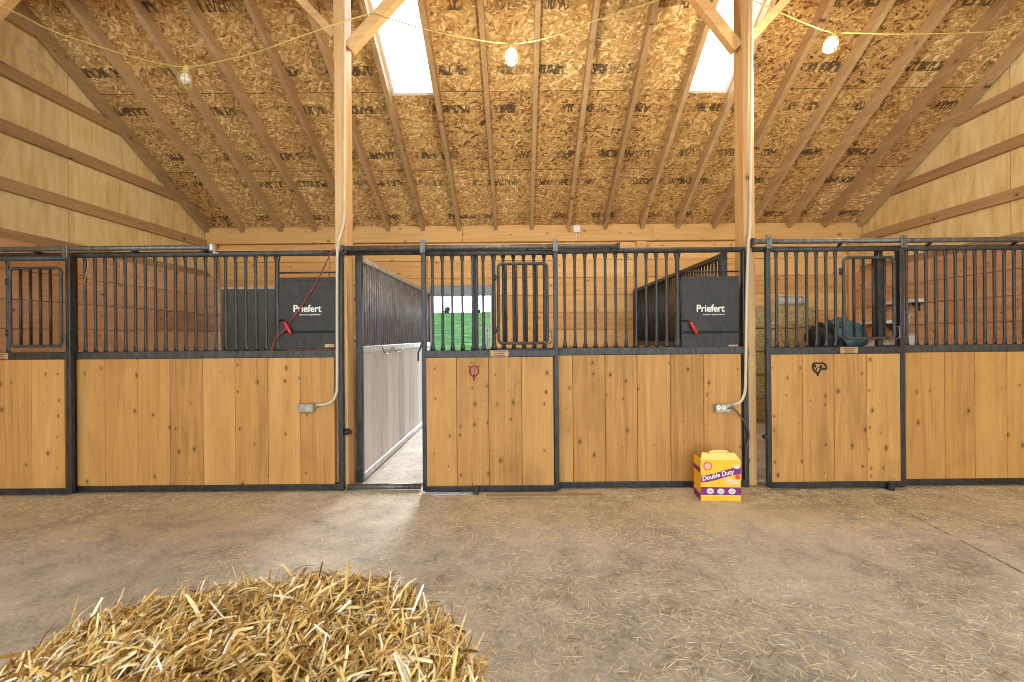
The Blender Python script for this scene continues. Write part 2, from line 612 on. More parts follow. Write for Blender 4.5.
def struct(name, mb, mat, parent=None, label=None, cat=None, bevel=0.0):
    o = obj(name, mb, mat, parent, bevel)
    if parent is None:
        o['kind'] = 'structure'
        if label:
            o['label'] = label
        if cat:
            o['category'] = cat
    return o


def text(name, body, size, pos, mat, parent, xscale=1.0, bold=.0, rot=None, depth=.001, shear=0.0):
    cu = bpy.data.curves.new(name, 'FONT')
    cu.body = body
    cu.size = size
    cu.align_x = 'CENTER'
    cu.align_y = 'CENTER'
    cu.offset = bold
    cu.extrude = depth
    cu.shear = shear
    tmp = bpy.data.objects.new(name + '_tmp', cu)
    COL.objects.link(tmp)
    dg = bpy.context.evaluated_depsgraph_get()
    me = bpy.data.meshes.new_from_object(tmp.evaluated_get(dg))
    bpy.data.objects.remove(tmp)
    R = Matrix.Rotation(PI / 2, 4, 'X') @ Matrix.Diagonal((xscale, 1, 1, 1))
    if rot is not None:
        R = rot.to_4x4() @ R
    me.transform(Matrix.Translation(Vector(pos) - base_of(parent)) @ R)
    me.name = name
    me.materials.clear()
    me.materials.append(M[mat])
    o = bpy.data.objects.new(name, me)
    COL.objects.link(o)
    o.parent = parent
    return o


# ------------------------------------------------------------------ key dimensions
D = 4.20            # the plane of the fixed stall fronts
DD = 4.12           # the plane of the sliding doors
BACK = 7.85         # back wall
XL, XR = -5.36, 5.88
EAVE = 3.28         # underside of the sheathing at the back wall
SL = .575
CS = math.sqrt(1 + SL * SL)
RIDGE_Y = 1.0
Z_TOP, Z_MID, Z_BOT = 2.19, 1.262, .04


FRONT = 2 * RIDGE_Y - BACK + 2.6  # added roof slope and the gables end early here to let more daylight in


def roof_z(y):
    return EAVE + .05 + SL * (BACK - y)


def roof_z2(y):
    return roof_z(max(y, 2 * RIDGE_Y - y))


# ------------------------------------------------------------------ floor, ground
m = MB()
m.box((-9, -7, -.12), (9.5, 4.28, 0))
m.box((-9, 4.28, -.12), (9.5, 8.05, 0))
struct('floor', m, 'floor', label='dusty concrete barn aisle floor strewn with straw', cat='floor')
for i, (a, b, w) in enumerate(((-5.1, -1.72, 'left'), (-1.46, 1.93, 'middle'), (2.22, 5.66, 'right'))):
    m = MB()
    n = 3
    for k in range(n):
        m.bevel_box((a + (b - a) * k / n + .004, 4.34, 0), (a + (b - a) * (k + 1) / n - .004, 7.8, .014), .004)
    struct('floor_mat' if i == 0 else 'floor_mat.%03d' % i, m, 'mat', label='grey rubber matting on the floor of the %s stall' % w, cat='floor mat')

# hillside beyond the back doorway
m = MB()
nx, ny = 40, 30
vs, fs = [], []
for j in range(ny + 1):
    for i in range(nx + 1):
        x = -40 + 80 * i / nx
        y = 8.05 + 80 * (j / ny) ** 1.6
        t = max(0, (y - 12) / 60)
        z = -.05 + 5.6 * (t ** .9 if t < 1 else 1) + .25 * mnoise.noise(Vector((x * .15, y * .15, 0))) * min(1, (y - 8) / 8) + .012 * x * t
        vs.append((x, y, z))
for j in range(ny):
    for i in range(nx):
        a = j * (nx + 1) + i
        fs.append((a, a + 1, a + nx + 2, a + nx + 1))
m.add(vs, fs, True)
struct('ground', m, 'grass', label='green grassy hillside outside the back doorway', cat='ground')

for (px, py, s, lab) in ((448, 315.5, 1.0, 'small dark tree on the hill crest left of the doorway view'), (478, 314.5, .8, 'smaller dark tree on the hill crest right of the doorway view')):
    p = at(px, py, 66)
    p.z -= .35
    t = thing('tree', lab, 'tree', p, 'trees on the hill')
    obj('trunk', MB().tube([p, p + Vector((.03, 0, .8 * s))], [.1, .06], 8), 'bark', t)
    m = MB()
    for k in range(7):
        q = p + Vector((random.uniform(-.3, .3) * s, random.uniform(-.3, .3) * s, (.75 + random.uniform(-.1, .55)) * s))
        m.blob(q, (.32 * s, .32 * s, .34 * s), 10, 7, .35, k)
    obj('crown', m, 'leaf', t)

# wire fence in the field
fy = 13.0
t = thing('wire_fence', 'thin grey wire fence in the field outside the back doorway', 'fence', (-2, fy, -.1))
for x in (-3.4, -.9, 1.6):
    obj('post', MB().tube([(x, fy, -.2), (x, fy, 1.75)], .03, 8), 'fence', t)
for z in (.9, 1.28, 1.62):
    obj('wire', MB().tube([(-3.4, fy - .035, z), (-.9, fy - .035, z - .01), (1.6, fy - .035, z)], .008, 6), 'fence', t)

# ------------------------------------------------------------------ back wall
D1 = (-5.13, -3.95)      # closed back door of the left stall
D2 = (-1.53, -.485)      # open back door of the middle stall
m = MB()
m.box((XL - .1, BACK + .03, 0), (D1[0], BACK + .13, 3.3))
m.box((D1[0], BACK + .03, 2.30), (D1[1], BACK + .13, 3.3))
m.box((D1[1], BACK + .03, 0), (D2[0], BACK + .13, 3.3))
m.box((D2[0], BACK + .03, 2.30), (D2[1], BACK + .13, 3.3))
m.box((D2[1], BACK + .03, 0), (XR + .1, BACK + .13, 3.3))
zs = [.02, .31, .61, .91, 1.215, 1.52, 1.815, 2.115, 2.42, 2.72, 3.03]
for a, b in zip(zs[:-1], zs[1:]):
    segs = [(-5.14, -1.57), (-1.57, .6), (.6, 1.98), (1.98, 3.8), (3.8, 5.7)]
    for s0, s1 in segs:
        cuts = [(s0, s1)]
        for d0, d1 in (D1, D2):
            if a < 2.28:
                nc = []
                for c0, c1 in cuts:
                    if c1 <= d0 or c0 >= d1:
                        nc.append((c0, c1))
                    else:
                        if c0 < d0 - .01:
                            nc.append((c0, d0))
                        if c1 > d1 + .01:
                            nc.append((d1, c1))
                cuts = nc
        for c0, c1 in cuts:
            m.bevel_box((c0 + .002, BACK, a + .004), (c1 - .002, BACK + .03, b - .004), .004)
struct('wall_back', m, 'lining', label='back wall of horizontal orange-brown planks', cat='wall')

# header beam, studs and trim on the back wall
m = MB()
m.bevel_box((XL + .02, BACK - .09, 3.03), (-.95, BACK, 3.275), .006)
m.bevel_box((-.946, BACK - .09, 3.03), (2.3, BACK, 3.275), .006)
m.bevel_box((2.304, BACK - .09, 3.03), (XR - .02, BACK, 3.275), .006)
tag(obj('header_beam', m, 'header'), 'long pale header beam running the width of the back wall under the rafters', 'beam')
m = MB().bevel_box((XL + .16, BACK - .035, 2.84), (XR - .16, BACK - .001, 2.965), .004)
tag(obj('ledger_board', m, 'lining'), 'narrow horizontal board running just below the header beam', 'board')
for x, lab in ((ax(641.5, 7.8, 260), 'upright stud in the middle of the back wall under the header beam'),
               (-5.25, 'upright stud in the left back corner under the header beam'),
               (5.74, 'upright stud in the right back corner under the header beam')):
    m = MB().bevel_box((x - .085, BACK - .075, 0), (x + .085, BACK - .036, 3.029), .005)
    tag(obj('wall_stud', m, 'header'), lab, 'stud', 'back wall studs')

# closed grey-green back door
m = MB()
for k in range(9):
    a = D1[0] + .015 + (D1[1] - D1[0] - .03) * k / 9
    b = D1[0] + .015 + (D1[1] - D1[0] - .03) * (k + 1) / 9
    m.bevel_box((a, BACK - .02, .03), (b - .004, BACK + .03, 2.26), .006)
d = struct('door_1', m, 'door_green', label='closed grey-green ribbed back door of the left stall', cat='door')
obj('top_trim', MB().bevel_box((D1[0], BACK - .032, 2.262), (D1[1], BACK + .03, 2.30), .004), 'trim_pale', d)
obj('handle', MB().tube([(D1[1] - .12, BACK - .02, 1.0), (D1[1] - .12, BACK - .07, 1.02), (D1[1] - .12, BACK - .07, 1.18), (D1[1] - .12, BACK - .02, 1.2)], .01, 8), 'metal', d)
# open back doorway frame
m = MB()
m.bevel_box((D2[0], BACK - .03, 2.125), (D2[1] + .06, BACK + .14, 2.30), .006)
struct('trim_1', m, 'trim_grey', label='grey steel head of the open back doorway', cat='door frame')
m = MB()
m.bevel_box((D2[1] - .005, BACK - .03, 0), (D2[1] + .075, BACK + .14, 2.124), .006)
m.bevel_box((D2[0] - .03, BACK - .03, 0), (D2[0] + .03, BACK + .14, 2.124), .006)
struct('trim_2', m, 'trim_pale', label='pale jambs of the open back doorway', cat='door frame')

# ------------------------------------------------------------------ side walls
GX = 1.22


def gable(side):
    x = XL if side == 'left' else XR
    s = -1 if side == 'left' else 1
    m = MB()
    y = BACK + .02
    while y > FRONT:
        y2 = max(y - GX, FRONT)
        ya, yb = y - .006, y2 + .006
        for (za, zb) in ((0, 2.44), (2.446, 20)):
            poly = []
            t1, t2 = min(zb, roof_z2(ya) + .02), min(zb, roof_z2(yb) + .02)
            poly = [(x, ya, za), (x, yb, za), (x, yb, t2), (x, ya, t1)]
            m.prism(poly, (s * .02, 0, 0))
        y = y2
    m.box((x + s * .021, FRONT, 0), (x + s * .06, BACK, 3.2))
    m.prism([(x + s * .021, BACK, 3.2), (x + s * .021, FRONT, 3.2), (x + s * .021, FRONT, roof_z2(FRONT)), (x + s * .021, RIDGE_Y, roof_z(RIDGE_Y)), (x + s * .021, BACK, roof_z(BACK))], (s * .04, 0, 0))
    struct('wall_' + side, m, 'ply', label='pale plywood %s gable wall' % side, cat='wall')
    # plank lining of the stall, 2.44 m high
    lx = -5.15 if side == 'left' else 5.69
    m = MB()
    zz = [.02, .31, .62, .92, 1.22, 1.53, 1.83, 2.13, 2.44]
    for a, b in zip(zz[:-1], zz[1:]):
        cut = random.uniform(5.6, 6.6)
        m.bevel_box((lx, 4.3, a + .003), (lx + s * .035, cut, b - .003), .004)
        m.bevel_box((lx, cut + .004, a + .003), (lx + s * .035, BACK - .002, b - .003), .004)
    struct('wall_%s_lining' % side, m, 'side_lining', label='red-brown plank lining of the outer side wall in the %s stall' % side, cat='wall lining')
    # horizontal girts
    for z, w in ((2.50, 'lowest'), (3.03, 'second from the bottom'), (3.63, 'third from the bottom'), (4.22, 'fourth from the bottom'), (4.83, 'topmost')):
        yend = min(BACK - .1, BACK - (z + .07 - EAVE) / SL - .02) if z > EAVE - .1 else BACK - .1
        g = MB().bevel_box((x - s * .001, -.9, z - .065), (x - s * .06, yend, z + .065), .005)
        tag(obj('wall_girt', g, 'girt'), 'horizontal timber girt on the %s plywood wall, %s' % (side, w), 'girt', 'girts on the %s wall' % side)


gable('left')
gable('right')

# ------------------------------------------------------------------ roof
# sheathing lies in its own sloped frame: local x along the barn, local y up the slope
roof = bpy.data.objects.new('tmp', None)
ang = math.atan(SL)
# local frame: origin at the eave (y = BACK + .05), +Y local -> (0,-1,SL)/CS ; local z -> up
RM = Matrix(((-1, 0, 0, 0), (0, -1 / CS, SL / CS, BACK), (0, SL / CS, 1 / CS, roof_z(BACK)), (0, 0, 0, 1)))
ULEN = (BACK - RIDGE_Y) * CS
rx = [ax(p, BACK - .05, 229) for p in (210, 244, 282, 316, 353, 389, 423.5, 459.5, 496, 531.5, 568, 604.5, 641, 676.5, 713, 750, 787, 822.5, 858)]
SK = []
for i0 in (6, 13 - 1):
    SK.append((rx[i0] + .03, rx[i0 + 1] - .03))
Yb, Yt = 5.816, 4.2
ub, ut = (BACK - Yb) * CS, (BACK - Yt) * CS
m = MB()


def slab(x0, x1, u0, u1):
    # local x is mirrored so that the frame stays right handed
    m.box((-x0, u0, 0), (-x1, u1, .012))


slab(XL - .05, SK[0][0], -.1, ULEN)
slab(SK[0][0], SK[0][1], -.1, ub)
slab(SK[0][0], SK[0][1], ut, ULEN)
slab(SK[0][1], SK[1][0], -.1, ULEN)
slab(SK[1][0], SK[1][1], -.1, ub)
slab(SK[1][0], SK[1][1], ut, ULEN)
slab(SK[1][1], XR + .05, -.1, ULEN)
c = struct('ceiling', m, 'osb', label='sloping roof sheathing of strand board with black stamped rows', cat='ceiling')
c.matrix_world = RM
m = MB()


def slab2(x0, x1, u0, u1):
    m.box((-x0, u0, .014), (-x1, u1, .05))


slab2(XL - .1, SK[0][0], -.3, ULEN)
slab2(SK[0][0], SK[0][1], -.3, ub)
slab2(SK[0][0], SK[0][1], ut, ULEN)
slab2(SK[0][1], SK[1][0], -.3, ULEN)
slab2(SK[1][0], SK[1][1], -.3, ub)
slab2(SK[1][0], SK[1][1], ut, ULEN)
slab2(SK[1][1], XR + .1, -.3, ULEN)
# unseen roof slope, added behind the camera to hold back the daylight
FM = MB()
za, zf = roof_z(RIDGE_Y), roof_z2(FRONT)
FM.prism([(XL - .1, RIDGE_Y, za), (XL - .1, FRONT, zf), (XL - .1, FRONT, zf + .05), (XL - .1, RIDGE_Y, za + .05)], (XR - XL + .2, 0, 0))
struct('added_roof_slope', FM, 'osb', label='unseen strand board roof slope behind the camera, added to hold back daylight', cat='roof')
M['roof_skin'] = plain('roof_skin', S(90, 92, 94), .5, .3)
c = struct('roof_cover', m, 'roof_skin', label='grey metal roofing above the sheathing', cat='roof')
c.matrix_world = RM

for i, (a, b) in enumerate(SK):
    m = MB()
    w, h0, h1 = .035, -.0, .11
    m.box((-a, ub, h0), (-(a + w), ut, h1))
    m.box((-b, ub, h0), (-(b - w), ut, h1))
    m.box((-(a + w), ub, h0), (-(b - w), ub + w, h1))
    m.box((-(a + w), ut - w, h0), (-(b - w), ut, h1))
    o = struct('window_%d' % (i + 1), m, 'skyframe', label='%s skylight in the roof with a pale frame' % ('left' if i == 0 else 'right'), cat='skylight')
    g = obj('pane', MB().box((-(a + .01), ub + .01, .112), (-(b - .01), ut - .01, .118)), 'glass', o)
    o.matrix_world = RM

names = ['first', 'second', 'third', 'fourth', 'fifth', 'sixth', 'seventh', 'eighth', 'ninth', 'tenth', 'eleventh', 'twelfth',
         'thirteenth', 'fourteenth', 'fifteenth', 'sixteenth', 'seventeenth', 'eighteenth', 'nineteenth']
for i, x in enumerate(rx):
    hw, hh = .03, .14
    if i == 0:
        x = XL + .03 + hw
    if i == len(rx) - 1:
        x = XR - .03 - hw
    y0, y1 = BACK - .095, RIDGE_Y + .02
    za, zb = roof_z(y0) - .003, roof_z(y1) - .003
    m = MB().prism([(x - hw, y0, za), (x - hw, y0, za - hh * CS), (x - hw, y1, zb - hh * CS), (x - hw, y1, zb)], (2 * hw, 0, 0))
    extra = ''
    if i in (6, 7):
        extra = ', along the %s edge of the left skylight' % ('left' if i == 6 else 'right')
    elif i in (12, 13):
        extra = ', along the %s edge of the right skylight' % ('left' if i == 12 else 'right')
    elif i == 0:
        extra = ', against the left gable wall'
    elif i == 18:
        extra = ', against the right gable wall'
    tag(obj('rafter', m, 'rafter'), 'sloping roof rafter, %s from the left wall%s' % (names[i], extra), 'rafter', 'roof rafters')

# blocking under the sheathing at the eave
m = MB().bevel_box((XL + .03, BACK - .02, 3.276), (XR - .03, BACK + .02, roof_z(BACK) - .004), .003)
struct('trim_3', m, 'header', label='blocking board between the rafter ends on the header beam', cat='trim')

# ------------------------------------------------------------------ posts and braces
PYF, PYB = 4.235, 4.41
posts = [(-5.33, -5.23, 'timber post by the left wall, mostly outside the left edge'),
         (-1.705, -1.600, 'tall timber post at the left side of the open stall doorway'),
         (2.10, 2.205, 'tall timber post behind the yellow litter box and outlet conduit')]
for a, b, lab in posts:
    m = MB().bevel_box((a, PYF, 0), (b, PYB, roof_z(PYB) - .22), .006)
    tag(obj('timber_post', m, 'post'), lab, 'post', 'timber posts of the stall row')
m = MB().bevel_box((XL + .02, PYF + .01, roof_z(PYB) - .46), (XR - .02, PYB - .01, roof_z(PYB) - .222), .006)
tag(obj('purlin_beam', m, 'header'), 'heavy beam on top of the timber posts, above the picture', 'beam')


def brace(x, s, lab, z0=4.13, w=.105, t=.085, yc=4.30, k=1.08):
    p = Vector((x + s * .02, yc, z0))
    q = p + Vector((s * .72 / k, 0, .72))
    m = MB().beam(p, q, t, w, up=(-s, 0, 1))
    tag(obj('knee_brace', m, 'brace', bevel=.004), lab, 'brace', 'diagonal knee braces of the posts')


brace(-1.60, 1, 'diagonal knee brace on the right side of the left middle post, crossing the left skylight')
brace(-1.705, -1, 'diagonal knee brace rising leftwards from the left middle post', 4.27, .075, .06, 4.33)
brace(2.10, -1, 'diagonal knee brace on the left side of the right post, crossing the right skylight', 4.10, k=1.3)
brace(2.205, 1, 'diagonal knee brace rising rightwards from the right post', 4.22, .075, .06, 4.33)
brace(-5.23, 1, 'diagonal knee brace from the post by the left wall, at the top left corner', 4.20)


# ------------------------------------------------------------------ stall parts
def bar_mb(x, y, z0, z1, r=.0125):
    # round bar whose ends are pressed flat and wide
    pts = [(x, y, z0), (x, y, z0 + .025), (x, y, z0 + .07), (x, y, z1 - .07), (x, y, z1 - .025), (x, y, z1)]
    rs = [(r * 1.75, r * .5), (r * 1.6, r * .55), (r, r), (r, r), (r * 1.6, r * .55), (r * 1.75, r * .5)]
    return MB().tube(pts, rs, 10)


def boards_mb(cuts, y0, y1, z0, z1):
    m = MB()
    for a, b in zip(cuts[:-1], cuts[1:]):
        m.bevel_box((a + .0015, y0, z0), (b - .0015, y1, z1), .004)
    return m


def feeder(parent, x0, x1, ztop, zbot, y):
    """black steel corner feeder set in the grille"""
    m = MB()
    m.bevel_box((x0, y - .012, zbot), (x1, y + .004, ztop), .004)
    m.prism([(x0 + .01, y + .004, zbot + .02), (x1 - .01, y + .004, zbot + .02), (x1 - .01, y + .36, zbot + .02)], (0, 0, ztop - zbot - .04))
    f = obj('feeder', m, 'black', parent)
    w = x1 - x0
    zs_ = zbot + .24 * (ztop - zbot)
    obj('slot', MB().box((x0 + .012, y - .0145, zs_ - .012), (x1 - .006, y - .0115, zs_ + .010)), 'slot_black', f)
    obj('lid_edge', MB().bevel_box((x0 + .006, y - .016, ztop - .03), (x1 - .004, y - .0121, ztop - .004), .002), 'black', f)
    obj('top_rod', MB().tube([(x0 - .02, y, ztop + .045), (x1, y, ztop + .045)], .008, 8), 'metal', f)
    hx = x0 + .045
    obj('lever', MB().tube([(hx - .04, y - .014, zs_ + .10), (hx, y - .045, zs_ + .115), (hx + .025, y - .05, zs_ + .09)], .007, 8), 'black_plastic', f)
    obj('handle', MB().tube([(hx + .02, y - .05, zs_ + .095), (hx + .03, y - .05, zs_ + .08), (hx + .075, y - .045, zs_ - .004), (hx + .083, y - .044, zs_ - .02)], [.010, .015, .015, .011], 10), 'red', f)
    text('lettering', 'Priefert', .092, (x0 + .50 * w, y - .0128, zbot + .56 * (ztop - zbot)), 'lettering', f, .92, .0016)
    text('small_lettering', 'RANCH EQUIPMENT', .017, (x0 + .56 * w, y - .0128, zbot + .478 * (ztop - zbot)), 'lettering', f, 1.3)
    obj('maker_plate', MB().box((x1 - .10, y - .014, zbot + .015), (x1 - .015, y - .0122, zbot + .043)), 'plate', f)
    return f


def stall_front(label, hx0, hx1, fx0, fx1, bars, cuts, feed=None, track=None, thr=None, guides=(), ups=(), post=None):
    t = thing('stall_front', label, 'stall front', ((hx0 + hx1) / 2, D, 0), 'stall fronts')
    r = .026
    obj('top_rail', MB().tube([(hx0, D, Z_TOP), (hx1, D, Z_TOP)], r, 14), 'metal_dusty', t)
    obj('middle_rail', MB().bevel_box((fx0, D - .032, Z_MID - .034), (fx1, D + .032, Z_MID + .034), .006), 'metal_dusty', t)
    obj('bottom_rail', MB().bevel_box((fx0, D - .028, .012), (fx1, D + .028, .066), .006), 'metal', t)
    for x in ups:
        obj('upright', MB().bevel_box((x - .023, D - .027, .0), (x + .023, D + .027, Z_TOP - .012), .007), 'metal', t)
    for x in bars:
        obj('bar', bar_mb(x, D, Z_MID + .03, Z_TOP - .012), 'metal', t)
    obj('plank_panel', boards_mb(cuts, D - .02, D + .02, .064, Z_MID - .032), 'stall_board', t)
    if post:
        obj('grille_post', bar_mb(post, D, Z_MID + .03, Z_TOP - .012, .02), 'metal', t)
    if feed:
        feeder(t, *feed)
    if track:
        a, b, z, so = track
        tr = obj('door_track', MB().tube([(a, DD - .01, z), (b, DD - .01, z)], .023, 14), 'track', t)
        for x in so:
            obj('standoff', MB().tube([(x, DD - .01, z - .012), (x + .02, D, Z_TOP + .012)], .013, 8), 'black_plastic', tr)
        for x, s in ((a, 1), (b, -1)):
            obj('end_bracket', MB().bevel_box((x - .012, DD - .036, z - .03), (x + .012, DD + .012, z + .028), .004)
                .bevel_box((x - .010, DD + .008, z - .05), (x + .010, D + .01, z - .03), .004), 'galv' if s < 0 and b < -2 else 'metal', tr)
    if thr:
        obj('threshold_bar', MB().tube([(thr[0], D, .03), (thr[1], D, .03)], .026, 12), 'track', t)
    for x in guides:
        obj('floor_guide', MB().bevel_box((x - .02, DD - .075, 0), (x + .02, DD - .042, .07), .004).bevel_box((x - .02, DD - .075, 0), (x + .02, D - .03, .011), .003), 'metal', t)
    return t


def X(px, py=345, Y=D):
    return ax(px, Y, py)


# left stall
lb = [X(85.3 + 10.04 * i, 300) for i in range(19)]
lcut = [X(p, 420) for p in (78.5, 107, 139.3, 171.8, 204.5, 236.6, 269, 301.5, 335.5)]
stall_front('left stall front: vertical boards under a grille with a black feeder and red rope',
            X(-51), X(343.5, 255), X(71), X(343), lb, lcut,
            feed=(X(279.5, 310), X(336, 310), at(300, 277.5, D).z, at(300, 349, D).z, D),
            track=(X(-51), ax(213, DD, 247), at(140, 248.3, DD).z, [ax(33, DD), ax(132, DD), ax(203, DD)]),
            ups=[X(73.5), X(341, 350)], post=X(277.5, 310))
# middle stall
mb_ = [X(564.6 + 10.2 * i, 300) for i in range(-7, 11)]
mcut = [X(p, 420) for p in (478, 509, 541, 572.8, 605, 637, 670, 703, 740.5)]
stall_front('middle stall front with an open doorway at its left and a black feeder',
            X(347, 255), X(744, 255), X(476), X(747), mb_, mcut,
            feed=(X(681, 310), X(738.5, 310), at(710, 276.5, D).z, at(710, 349.5, D).z, D),
            track=(ax(343, DD, 247), ax(618, DD, 247), at(480, 247.3, DD).z, [ax(358, DD), ax(434, DD), ax(527, DD), ax(612, DD)]),
            thr=(X(348, 487), X(421, 487)), guides=[ax(477, DD, 490)],
            ups=[X(476), X(744.5, 350)], post=X(677.5, 310))
# right stall
rb = [X(906.5 + 9.78 * i, 300) for i in range(-1, 22)]
rcut = [X(p, 420) for p in (882, 904, 943, 973, 1005, 1037, 1069, 1101, 1132)]
stall_front('right stall front of vertical boards under a barred grille, running out of the right edge',
            X(753, 250), X(1136, 250), X(879), X(1136), rb, rcut,
            track=(ax(752, DD, 242), X(1136), at(890, 240.6, DD).z, [ax(842, DD), ax(932, DD), ax(1018, DD)]),
            guides=[ax(886, DD, 486)], ups=[X(879), X(1134)])


def hanger(t, x, z0, z1):
    h = obj('hanger', MB().bevel_box((x - .024, DD - .046, z0), (x + .024, DD - .034, z1), .004)
            .bevel_box((x - .02, DD - .046, z1 - .03), (x + .02, DD + .03, z1 - .018), .003)
            .bevel_box((x - .02, DD - .04, z0), (x + .02, DD + .005, z0 + .03), .003), 'track', t)
    b = MB()
    for z in (z1 - .035, z0 + .03):
        b.tube([(x, DD - .046, z), (x, DD - .056, z)], .011, 8)
    obj('bolt', b, 'track', h)


def door(label, x0, x1, bars, gate, cuts, zt, zm, zb, track_z, plate=None, lat=True):
    t = thing('sliding_door', label, 'stall door', ((x0 + x1) / 2, DD, 0), 'sliding stall doors')
    w = .021
    obj('upright', MB().bevel_box((x0 - w, DD - w, zb - .02), (x0 + w, DD + w, zt + .02), .006), 'metal', t)
    obj('upright', MB().bevel_box((x1 - w, DD - w, zb - .02), (x1 + w, DD + w, zt + .02), .006), 'metal', t)
    obj('top_rail', MB().tube([(x0, DD, zt), (x1, DD, zt)], .023, 12), 'metal_dusty', t)
    obj('middle_rail', MB().bevel_box((x0, DD - .026, zm - .033), (x1, DD + .026, zm + .033), .006), 'metal', t)
    obj('bottom_rail', MB().bevel_box((x0, DD - .024, zb - .026), (x1, DD + .024, zb + .03), .006), 'metal', t)
    for x in bars:
        obj('bar', bar_mb(x, DD, zm + .03, zt - .01), 'metal', t)
    obj('plank_panel', boards_mb(cuts, DD - .018, DD + .018, zb + .028, zm - .031), 'door_board', t)
    # hinged feed gate
    g0, g1, gz0, gz1, gb = gate
    r = .0135
    k = .035
    pts = []
    for cx, cz, a0 in ((g1 - k, gz1 - k, 0), (g0 + k, gz1 - k, PI / 2), (g0 + k, gz0 + k, PI), (g1 - k, gz0 + k, 1.5 * PI)):
        for j in range(5):
            a = a0 + PI / 2 * j / 4
            pts.append((cx + k * math.cos(a), DD - .022, cz + k * math.sin(a)))
    pts.append(pts[0])
    gt = obj('feed_gate', MB().tube(pts, r, 10, False), 'metal_dusty', t)
    for x in gb:
        obj('gate_bar', MB().tube([(x, DD - .022, gz0), (x, DD - .022, gz1)], .0115, 8), 'metal', gt)
    for z in (gz0 + .12, gz1 - .12):
        obj('hinge', MB().tube([(g0 - .028, DD - .022, z - .03), (g0 - .028, DD - .022, z + .03)], .012, 8)
            .box((g0 - .03, DD - .026, z - .012), (g0 + .01, DD - .018, z + .012)), 'metal', gt)
    obj('latch', MB().tube([(g1 + .012, DD - .03, gz0 + .10), (g1 + .035, DD - .034, gz0 + .105), (g1 + .04, DD - .034, gz0 + .01), (g1 + .0, DD - .03, gz0 - .015)], .0065, 8), 'track', gt)
    if plate:
        p = obj('name_plate', MB().bevel_box((plate[0], DD - .031, zm - .027), (plate[1], DD - .0262, zm + .029), .002), 'plate', t)
        m = MB()
        for q in range(3):
            zz = zm + .016 - q * .016
            wq = (.72, .5, .62)[q] * (plate[1] - plate[0]) / 2
            c_ = (plate[0] + plate[1]) / 2
            m.box((c_ - wq, DD - .0322, zz - .0035), (c_ + wq, DD - .0309, zz + .0035))
        obj('plate_border', m, 'plate_ink', p)
    hanger(t, x0, zt + .0, zt + .115)
    hanger(t, x1, zt + .0, zt + .115)
    return t


def dx(px, py=345):
    return ax(px, DD, py)


# left door (closed)
zt, zm, zb = at(30, 258.5, DD).z, at(30, 356, DD).z, at(30, 491, DD).z
door('left sliding stall door, closed, with a barred feed gate, at the left edge', dx(-61), dx(70, 340), [dx(-2), dx(-12), dx(-22), dx(-32), dx(-42), dx(-52), dx(8.3)],
     (dx(12.8, 300), dx(63.5, 300), at(35, 346, DD).z, at(35, 268.5, DD).z, [dx(23.3, 300), dx(33.2, 300), dx(43, 300), dx(53, 300)]),
     [dx(p, 420) for p in (-58, -29, 1, 33.5, 66.5)], zt, zm, zb, 0, plate=(dx(-6), dx(11.5)))
# middle door (slid open)
zt, zm, zb = at(490, 253, DD).z, at(490, 353.5, DD).z, at(490, 488, DD).z
dm = door('middle sliding stall door with a dark red painted emblem, slid to the right of the open doorway', dx(424.5, 370), dx(556, 370), [dx(p, 300) for p in (432.6, 442.5, 452.3, 462.4, 473, 483.3)] + [dx(494.3, 300)],
          (dx(498.5, 300), dx(547, 300), at(522, 343, DD).z, at(522, 264, DD).z, [dx(506, 300), dx(516.3, 300), dx(526.3, 300), dx(536.5, 300)]),
          [dx(p, 420) for p in (426.5, 457, 489, 521.8, 553.5)], zt, zm, zb, 0, plate=(dx(490.5, 354), dx(508.5, 354)))
obj('latch_strap', MB().tube([at(423.5, 340, DD) + Vector((0, -.03, 0)), at(421, 348, DD) + Vector((0, -.035, 0)), at(419, 352, DD) + Vector((0, -.03, 0)), at(419, 361, DD) + Vector((0, -.03, 0))], .008, 8), 'metal', dm)
# right door
zt, zm, zb = at(835, 249, DD).z, at(835, 350.3, DD).z, at(835, 484, DD).z
dr = door('right sliding stall door with a black painted emblem, standing slightly open', dx(768, 370), dx(901, 370), [dx(p, 300) for p in (776.3, 786.4, 796.5, 806.7, 816.3, 826, 835.4)],
          (dx(842, 300), dx(892, 300), at(867, 338, DD).z, at(867, 258, DD).z, [dx(852, 300), dx(861.6, 300), dx(871.3, 300), dx(882.5, 300)]),
          [dx(p, 420) for p in (769.8, 801.5, 833, 865.5, 899)], zt, zm, zb, 0, plate=(dx(838, 350), dx(855.5, 350)))
obj('latch_strap', MB().tube([at(765.5, 338, DD) + Vector((0, -.03, 0)), at(764, 346, DD) + Vector((0, -.03, 0)), at(763.5, 354, DD) + Vector((0, -.03, 0))], .012, 8), 'metal', dr)
obj('guide_roller', MB().tube([at(765.5, 437, DD) + Vector((0, -.03, 0)), at(765.5, 437, DD) + Vector((0, .02, 0))], .022, 12), 'black_plastic', dr)


